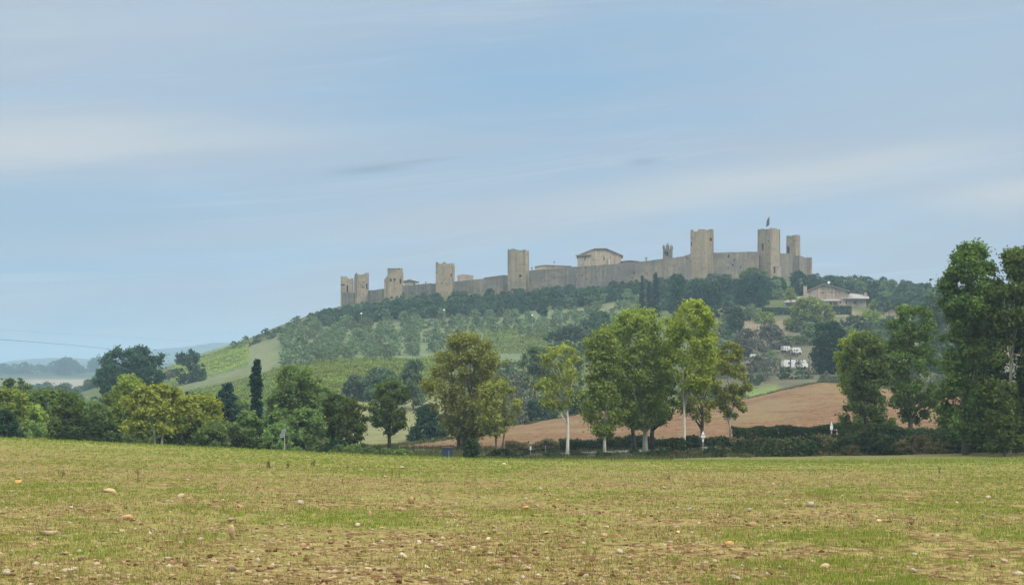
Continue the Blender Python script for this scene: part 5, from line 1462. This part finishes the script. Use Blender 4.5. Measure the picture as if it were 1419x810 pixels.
bush('round dark bush beside the blue cabinet', 653.5, 119, 606.5, 29, 638, 'bramble', 7500, .15, 401)
bush('low bright green bush at the field edge, left of the blue cabinet', 535, 124, 621, 44, 636, 'mid', 4500, .14, 402)
bush('low green bush at the field edge nearest the blue cabinet', 560, 121, 622, 34, 636, 'mid', 4000, .14, 403)
bush('low dark bush just right of the round dark bush', 695, 130, 622, 52, 640, 'bramble', 5200, .15, 404)
bush('dark tangled bush at the foot of the tall white trunk', 935, 141, 607, 48, 638, 'bramble', 7000, .17, 405)
bush('dark green bush left of the warning sign', 958, 148, 603, 34, 632, 'bramble', 5000, .17, 406)
bush('dark bramble heap right of the warning sign', 1000, 144, 605, 44, 634, 'bramble', 6500, .17, 407)
bush('big black green bramble under the yellow topped tree', 1205, 135, 598, 62, 632, 'bramble', 11000, .18, 408)
bush('pale dry bush in front of the dark hedge right of the yellow topped tree', 1248, 132, 612, 34, 632, 'drygrass', 4500, .16, 409)
g = 'low brambles in the verge between field and road'
rg2 = np.random.default_rng(12)
pr = protos('bramble', 'low dark bramble in the verge between field and road', g, 'bramble', 4, 1.5, 3.2, 'bramble', 'dome', 1500, .16, 16, seed=420, tr=.04) + protos('bramble', 'low dark bramble in the verge between field and road', g, 'bramble', 2, 1.5, 3.2, 'drygrass', 'dome', 1400, .16, 16, seed=430, tr=.04)
sp = []
for px in np.arange(700, 1040, 13): sp.append((px + rg2.uniform(-5, 5), rg2.uniform(129, 139), rg2.uniform(.5, .95)))
for px in np.arange(1030, 1470, 9):
    for _ in range(3): sp.append((px + rg2.uniform(-5, 5), rg2.uniform(133, 144) - max(0, px - 1150) * .01, rg2.uniform(.9, 1.9)))
rg2.shuffle(sp)
scatter_group('', '', '', sp, pr, rng=rg2)
g = 'brambles in the verge beyond the left part of the field'
pr = protos('bramble', 'dark undergrowth bush beyond the left field edge', g, 'bramble', 3, 3, 4.6, 'bramble', 'dome', 2200, .22, 18, seed=440, tr=.05) + protos('bramble', 'dark undergrowth bush beyond the left field edge', g, 'bramble', 3, 3, 4.6, 'mid', 'dome', 2200, .22, 18, seed=445, tr=.05)
sp = [(px + rg2.uniform(-6, 6), rg2.uniform(134, 150), rg2.uniform(2.2, 3.6) if px < 390 else rg2.uniform(1.0, 1.7)) for px in np.arange(-40, 520, 9) if not 196 < px < 238]
rg2.shuffle(sp)
scatter_group('', '', '', sp, pr, rng=rg2)

# ------------------------------------------------------------------ the field: grass, straw, clods, stones
rf = np.random.default_rng(9)


def field_points(n, y0, y1, power=1.0, pad=1.1):
    """places in the part of the field in front of us; density falls with distance"""
    u = rf.random(n); a = 1 - power
    Y = (y0**a + (y1**a - y0**a) * u)**(1 / a) if abs(a) > 1e-6 else y0 * (y1 / y0)**u
    X = (rf.random(n) * 2 - 1) * (CX / F * Y * 1.18 + 3.0)
    return X, Y


def greenness(X, Y):
    g_ = fbm(X * .16 + 3, Y * .09, 41, 4) * .6 + fbm(X * .7, Y * .5, 43, 3) * .4
    g_ = g_ + .10 * np.clip((Y - 60) / 40, 0, 1) + .05 * np.clip((X + 1) / 6, -1, 1) * np.clip((40 - Y) / 20, 0, 1)
    return .5 + (g_ - .5) * 1.45 - .16 * np.clip((24 - Y) / 7, 0, 1) * np.clip((4.5 - X) / 5, .15, 1)


def bare(X, Y):
    return np.clip((fbm(X * .55 + 9, Y * .28, 63, 4) - .52) * 9, 0, 1) * np.clip((75 - Y) / 35, .15, 1)


def blades(X, Y, h, wdt, tilt, rng, cols):
    n = len(X); z = gsurf_v(X, Y)
    an = rng.uniform(0, 2 * math.pi, n); ca, sa = np.cos(an), np.sin(an)
    tl = np.abs(rng.normal(size=n)) * tilt; ta = rng.uniform(0, 2 * math.pi, n)
    base = np.stack([X, Y, z - .01], 1); up = np.stack([np.sin(tl) * np.cos(ta), np.sin(tl) * np.sin(ta), np.cos(tl)], 1)
    side = np.stack([ca, sa * .4, np.zeros(n)], 1)
    v = np.empty((n, 3, 3)); v[:, 0] = base - side * wdt[:, None] / 2; v[:, 1] = base + side * wdt[:, None] / 2; v[:, 2] = base + up * h[:, None]
    return v.reshape(-1, 3), np.arange(n * 3).reshape(-1, 3)


def grassmat(name, stops, trans=.3):
    m, nt, N, L = newmat(name)
    at = N.new('ShaderNodeAttribute'); at.attribute_name = 'tint'
    r = N.new('ShaderNodeValToRGB'); cr = r.color_ramp
    cr.elements[0].position = stops[0][0]; cr.elements[0].color = (*stops[0][1], 1)
    cr.elements[1].position = stops[-1][0]; cr.elements[1].color = (*stops[-1][1], 1)
    for p_, c_ in stops[1:-1]: e = cr.elements.new(p_); e.color = (*c_, 1)
    L.new(at.outputs['Fac'], r.inputs[0])
    d = N.new('ShaderNodeBsdfDiffuse'); t = N.new('ShaderNodeBsdfTranslucent'); mx = N.new('ShaderNodeMixShader'); mx.inputs[0].default_value = trans
    L.new(r.outputs[0], d.inputs[0]); L.new(r.outputs[0], t.inputs[0]); L.new(d.outputs[0], mx.inputs[1]); L.new(t.outputs[0], mx.inputs[2])
    o = N.new('ShaderNodeOutputMaterial'); L.new(mx.outputs[0], o.inputs[0])
    return m


# green shoots: clumps of blades
nt_ = 125000
X, Y = field_points(nt_, 12.5, 116, 1.15)
k = rf.random(nt_) < np.clip((greenness(X, Y) - .40) * 4, .10, .95) * (1 - .85 * bare(X, Y))
X, Y = X[k], Y[k]
m_ = 6
Xb = np.repeat(X, m_) + rf.normal(size=len(X) * m_) * .05; Yb = np.repeat(Y, m_) + rf.normal(size=len(X) * m_) * .05
gl = np.repeat(rf.random(len(X)), m_) * .6 + rf.random(len(Xb)) * .4
h = rf.uniform(.025, .085, len(Xb)) * (1 + .004 * Yb); wd = .006 + .00042 * Yb
v, f = blades(Xb, Yb, h, wd, .45, rf, None)
GM = grassmat('field_grass', [(0, (0.0851, 0.1346, 0.0151)), (.4, (0.1525, 0.2083, 0.0294)), (.75, (0.2340, 0.2865, 0.0518)), (1, (0.3190, 0.3472, 0.0777))])
o = link('grass', mesh_np('grass', v, [f], GM, gl)); o['kind'] = 'stuff'
# dry straw and stubble
ns = 320000
X, Y = field_points(ns, 12.5, 112, 1.1)
k = rf.random(ns) < np.clip(.9 - (greenness(X, Y) - .42) * 2.0, .25, 1) * (1 - .75 * bare(X, Y))
X, Y = X[k], Y[k]; n = len(X)
h = rf.uniform(.03, .13, n) * rf.uniform(.6, 1.3, n); wd = .004 + .00036 * Y
v, f = blades(X, Y, h, wd, 1.0, rf, None)
SM = grassmat('field_straw', [(0, (0.0805, 0.0554, 0.0209)), (.3, (0.2014, 0.1624, 0.0557)), (.75, (0.3356, 0.2834, 0.1044)), (1, (0.4565, 0.4077, 0.1765))])
o = link('straw', mesh_np('straw', v, [f], SM, rf.random(n))); o['kind'] = 'stuff'


def ico(sub=1):
    import bmesh
    bm = bmesh.new(); bmesh.ops.create_icosphere(bm, subdivisions=sub, radius=1)
    v = np.array([q.co[:] for q in bm.verts]); f = np.array([[q.index for q in p.verts] for p in bm.faces]); bm.free()
    return v, f


IV, IF = ico(1)
def lumps(name, n, y0, y1, power, smin, smax, mat, clump, flat=.6, seed=1, thr=None):
    rng = np.random.default_rng(seed)
    X, Y = field_points(n, y0, y1, power)
    if thr is not None:
        k = rng.random(n) < thr(X, Y); X, Y = X[k], Y[k]
    n = len(X); s = smin + (smax - smin) * rng.random(n)**2.5
    z = gsurf_v(X, Y)
    an = rng.uniform(0, 6.28, n); c_, s_ = np.cos(an), np.sin(an)
    V = IV[None] * (1 + rng.uniform(-.38, .38, (n, len(IV), 1)))
    V = V * np.stack([s * rng.uniform(.8, 1.5, n), s, s * flat * rng.uniform(.6, 1.3, n)], 1)[:, None]
    Vx = V[..., 0] * c_[:, None] - V[..., 1] * s_[:, None]; Vy = V[..., 0] * s_[:, None] + V[..., 1] * c_[:, None]
    V = np.stack([Vx + X[:, None], Vy + Y[:, None], V[..., 2] + (z + s * flat * .25)[:, None]], -1)
    Fc = IF[None] + (np.arange(n) * len(IV))[:, None, None]
    t = np.repeat(rng.random(n), len(IF)) * .8 + rng.random(n * len(IF)) * .2
    o = link(name, mesh_np(name, V.reshape(-1, 3), [Fc.reshape(-1, 3)], mat, t)); o['kind'] = 'stuff'


CL = grassmat('earth_clods', [(0, (0.0497, 0.0259, 0.0131)), (.35, (0.1242, 0.0627, 0.0312)), (.7, (0.2484, 0.1607, 0.0866)), (1, (0.3643, 0.2626, 0.1455))], 0.0)
ST = grassmat('small_stone', [(0, (0.1548, 0.1066, 0.0570)), (.4, (0.2322, 0.1658, 0.0933)), (.7, (0.2967, 0.2309, 0.1452)), (1, (0.3741, 0.3138, 0.2281))], 0.0)
lumps('soil_clods', 24000, 12.5, 105, 1.15, .008, .044, CL, .5, .72, 2, lambda X, Y: np.clip(.75 - (greenness(X, Y) - .40) * 4 + bare(X, Y) * .6, .06, 1))
lumps('small_stones', 12500, 12.5, 95, 1.7, .010, .055, ST, .5, .6, 3, lambda X, Y: np.clip(.95 - (greenness(X, Y) - .42) * 3, .15, 1))


def stone_m(name, a, b2, c):
    m, nt, N, L = newmat(name)
    p = pos(nt); oi = N.new('ShaderNodeObjectInfo')
    n_ = noise(nt, p, 7, 6, .7); n2_ = noise(nt, p, 2.5, 4, .6)
    col = mixc(nt, ramp(nt, n_, .3, .7), a, b2)
    col = mixc(nt, mathn(nt, 'MULTIPLY', ramp(nt, n2_, .55, .7), .6), col, c)
    hs = N.new('ShaderNodeHueSaturation'); L.new(col, hs.inputs['Color']); L.new(mathn(nt, 'MULTIPLY_ADD', oi.outputs['Random'], .5, .72), hs.inputs['Value'])
    L.new(mathn(nt, 'MULTIPLY_ADD', oi.outputs['Random'], .4, .85), hs.inputs['Saturation'])
    finish(nt, hs.outputs[0], .95, .1, n_, .7, .03)
    return m


BUFF = stone_m('buff_limestone', (0.3120, 0.2310, 0.1368), (0.4290, 0.3388, 0.2204), (0.2340, 0.1232, 0.0608))
PALE = stone_m('pale_limestone', (0.3276, 0.2695, 0.1900), (0.4524, 0.3927, 0.2888), (0.2340, 0.1463, 0.0836))
ORNG = stone_m('orange_limestone', (0.2808, 0.1809, 0.0950), (0.4056, 0.2772, 0.1558), (0.1716, 0.0770, 0.0380))
CLOD = stone_m('red_earth_lump', (0.1170, 0.0577, 0.0319), (0.1872, 0.1001, 0.0570), (0.0702, 0.0347, 0.0228))
S2V, S2F = ico(2)


def stone_mesh(name, seed, dims, mat, rough=.3, angular=.5):
    rng = np.random.default_rng(seed)
    V = S2V.copy()
    for _ in range(9):       # flat broken faces
        d = rng.normal(size=3); d /= np.linalg.norm(d); lim = rng.uniform(.22, .7)
        ex = np.maximum(0, V @ d - lim); V = V - ex[:, None] * d * min(1, angular * 1.25)
    V = V * (1 + rough * (rng.random((len(V), 1)) - .5) * .9); V[:, 2] *= 1 + .5 * V[:, 0] * rng.uniform(-.6, .6); V[:, 0] += .3 * rng.uniform(-1, 1) * V[:, 2]
    V = V * np.array(dims) / 2
    return mesh_np(name, V, [S2F], mat, smooth=False)


def stone_at(label, px, py, wpx, hpx, mat, seed, name='field_stone', group=None, sink=.25, rot=None, angular=.5, dy=None):
    b = ray_ground(px, py, 12, 112); s = b[1] / F
    w_, h_ = wpx * s, hpx * s
    me = stone_mesh(name, seed, (w_, dy or w_ * .75, h_ * 1.25), mat, angular=angular)
    b[2] = gsurf(b[0], b[1]) + h_ * (.42 - sink * .6)
    return thing(name, label, 'stone' if name == 'field_stone' else 'clod', b, 0 if rot is None else rot, group, me)


stone_at('long flat buff stone slab lying in the grass at the lower left', 66, 743, 37, 13, BUFF, 1, angular=.8, rot=.06)
stone_at('rough orange stone heap in the left part of the field', 179, 718, 28, 15, ORNG, 2, angular=.9)
stone_at('flat pale rock farther back on the left of the field', 154, 682, 21, 9, BUFF, 3)
stone_at('pale wedge shaped stone behind the upright stone', 249, 690, 15, 9, BUFF, 4, rot=.5)
stone_at('upright buff stone standing like a post in the field', 321, 746, 14, 23, BUFF, 5, dy=.12)
stone_at('dark reddish cap stone leaning on top of the upright stone', 320, 724, 12, 8, ORNG, 6, sink=-.3)
stone_at('rounded orange stone at the lower left centre', 320, 791, 16, 10, ORNG, 7)
stone_at('rounded buff stone right of the rounded orange one', 343, 795, 14, 8, BUFF, 8)
stone_at('whitish stone near the lone dead twig', 416, 699, 12, 8, PALE, 9)
stone_at('upright orange stone in the middle of the field', 569, 697, 12, 12, ORNG, 10)
stone_at('cracked orange lump left of the upright orange stone', 512, 715, 10, 15, ORNG, 11)
stone_at('flat orange stone below the upright orange stone', 557, 709, 15, 7, ORNG, 12)
stone_at('pale broken stone at lower centre', 558, 773, 15, 11, PALE, 13)
stone_at('orange stone, left of two close together right of centre', 838, 743, 12, 7, ORNG, 14)
stone_at('flat orange topped stone, right of two close together right of centre', 856, 744, 16, 7, ORNG, 15)
stone_at('long pale stone tilted in the grass right of centre', 858, 767, 19, 9, BUFF, 16, rot=.4)
stone_at('whitish rounded stone at the lower right', 1267, 791, 14, 8, PALE, 17)
stone_at('whitish low stone just behind the one at the lower right', 1269, 769, 12, 7, PALE, 18)
stone_at('buff stone cluster at the bottom right', 1141, 786, 19, 9, BUFF, 19)
stone_at('white stone with a red earth crust on the right', 955, 707, 10, 6, PALE, 20)
stone_at('small white stone left of the one with a red crust', 938, 706, 8, 5, PALE, 21)
stone_at('flat orange stone low on the right', 1011, 755, 15, 7, ORNG, 22)
stone_at('wide orange stone near the right side of the field', 1042, 728, 20, 9, ORNG, 23)
stone_at('dark stone with a white top alone on the right', 1263, 728, 10, 10, CLOD, 24)
stone_at('pale arched stone halfway back on the right', 1124, 703, 14, 9, PALE, 25)
stone_at('pale flat stone far back on the right', 1370, 689, 11, 5, PALE, 26)
stone_at('white flat stone far back in the centre, below the blue cabinet', 557, 648, 14, 4, PALE, 27)
stone_at('buff block in the middle left of the field, far back', 24, 670, 14, 9, ORNG, 28)
stone_at('buff stone at the very lower left corner', 8, 801, 20, 10, PALE, 29)
stone_at('buff stone at the bottom edge, left of centre', 169, 741, 11, 10, BUFF, 30)
# the rest of the larger stones, 250 in view
rs_ = np.random.default_rng(71)
kinds = []
for i in range(14): kinds.append(stone_mesh('field_stone', 500 + i, (1, rs_.uniform(.6, .9), rs_.uniform(.45, .75)), [BUFF, BUFF, PALE, ORNG, BUFF, PALE, CLOD][i % 7], angular=rs_.uniform(.4, .9)))
cnt = 0
while cnt < 255:
    px, py = rs_.uniform(-5, 1424), 640 + 168 * rs_.random()**.75
    b = ray_ground(px, py, 12, 111)
    g_ = float(greenness(np.array([b[0]]), np.array([b[1]]))[0])
    if rs_.random() > np.clip(1.2 - (g_ - .38) * 4.5, .12, 1): continue
    wpx = (4.5 + 9 * rs_.random()**2.2) * (.6 + .6 * (py - 620) / 180); sz = wpx * b[1] / F
    b[2] = gsurf(b[0], b[1]) + sz * .12
    o = thing('field_stone', 'small loose stone, one of many scattered over the field', 'stone', b, rs_.uniform(0, 6.28), 'loose stones scattered over the field', kinds[cnt % 14])
    o.scale = (sz,) * 3
    cnt += 1

# dead weeds and twigs standing in the field
DM = grassmat('dead_stems', [(0, (.06, .042, .024)), (.5, (.13, .092, .052)), (1, (.22, .165, .1))], .1)
def weed(label, px, py, hpx, wpx, n, seed, lean=.12):
    rng = np.random.default_rng(seed); b = ray_ground(px, py, 12, 111); s = b[1] / F; b[2] = gsurf(b[0], b[1])
    mb = MB()
    for k in range(n):
        x = rng.normal() * wpx * s * .25; y = rng.normal() * wpx * s * .25; hh = hpx * s * rng.uniform(.35, 1)
        dx, dy_ = rng.normal(size=2) * lean * hh; r = max(.003, .00026 * b[1])
        mb.tube([(x, y, -.03), (x + dx * .4, y + dy_ * .4, hh * .5), (x + dx, y + dy_, hh)], [r, r * .8, r * .4], 5)
        for j in range(5):
            t = rng.uniform(.4, .95); a = rng.uniform(0, 6.28); l = hh * rng.uniform(.12, .25)
            p0 = np.array([x + dx * t, y + dy_ * t, hh * t]); mb.tube([p0, p0 + np.array([math.cos(a) * l, math.sin(a) * l, l * .8])], [r * .6, r * .25], 4)
    o = thing('dead_weed', label, 'weed', b)
    me = mb.mesh('stems', DM); a = me.attributes.new('tint', 'FLOAT', 'FACE'); a.data.foreach_set('value', np.random.default_rng(seed).random(len(me.polygons)).astype(np.float32))
    link('stems', me, o)


weed('stubby brown weed clump near the far edge on the left', 372, 648, 11, 9, 9, 1, .05)
weed('small brown weed tuft left of the stubby pair', 399, 647, 7, 5, 5, 2)
weed('brown weed tuft near the far edge, below the twin trunked tree', 434, 646, 11, 6, 6, 3)
weed('slender dead stalk in front of the dark meadow tree', 544, 664, 15, 4, 2, 4, .03)
weed('slender dead stalk right beside its twin below the blue cabinet', 554, 664, 11, 3, 2, 5, .03)
weed('lone dark twig leaning right in the left middle of the field', 390, 716, 13, 1, 1, 6, .6)
weed('tall dead stalk in the left of the field', 192, 667, 22, 3, 2, 7, .04)
weed('dead stalk near the far edge in the centre', 482, 650, 11, 2, 2, 8, .05)
weed('dry stalk at the far edge on the right', 1302, 655, 9, 3, 2, 9, .08)
weed('dark tuft near the far edge right of centre', 927, 664, 9, 6, 5, 10)
weed('brown tuft far back on the right side', 1400, 668, 8, 3, 3, 11)
weed('dark weed tuft behind the flat pale rock on the left', 87, 660, 11, 9, 6, 12, .2)

# taller tufts that break the field's far edge
n = 5200
px = rf.uniform(-20, 1440, n); Y = rf.uniform(104, 117, n); X = (px - CX) / F * Y
v, f = blades(np.repeat(X, 4) + rf.normal(size=n * 4) * .08, np.repeat(Y, 4) + rf.normal(size=n * 4) * .1, rf.uniform(.06, .24, n * 4), np.full(n * 4, .05), .35, rf, None)
o = link('edge_grass', mesh_np('edge_grass', v, [f], GM, rf.random(n * 4))); o['kind'] = 'stuff'
# rough verge grass between field and road
n = 16000
px = rf.uniform(480, 1460, n); Y = rf.uniform(118, 160, n); X = (px - CX) / F * Y
k = ~((np.abs(Y - np.interp(px, [640, 720, 830, 960, 1100, 1500], [150, 150.5, 152, 153, 152, 146])) < 3) & (px > 640))
k &= ~((px > 930) & (Y < 132 - (px - 930) * .0))
X, Y = X[k], Y[k]
pe = rf.uniform(500, 1440, 7000); Ye = np.where(rf.random(7000) < .6, crest(pe) + rf.normal(size=7000) * 1.6 + 1, ploughlow(pe) + rf.normal(size=7000) * 1.5)
X = np.concatenate([X, (pe - CX) / F * Ye]); Y = np.concatenate([Y, Ye]); n = len(X)
v, f = blades(np.repeat(X, 4) + rf.normal(size=n * 4) * .12, np.repeat(Y, 4) + rf.normal(size=n * 4) * .12, rf.uniform(.15, .55, n * 4), np.full(n * 4, .09), .4, rf, None)
VM = grassmat('verge_grass', [(0, (.035, .05, .018)), (.5, (.075, .09, .035)), (1, (.15, .14, .07))])
o = link('verge_grass', mesh_np('verge_grass', v, [f], VM, rf.random(n * 4))); o['kind'] = 'stuff'
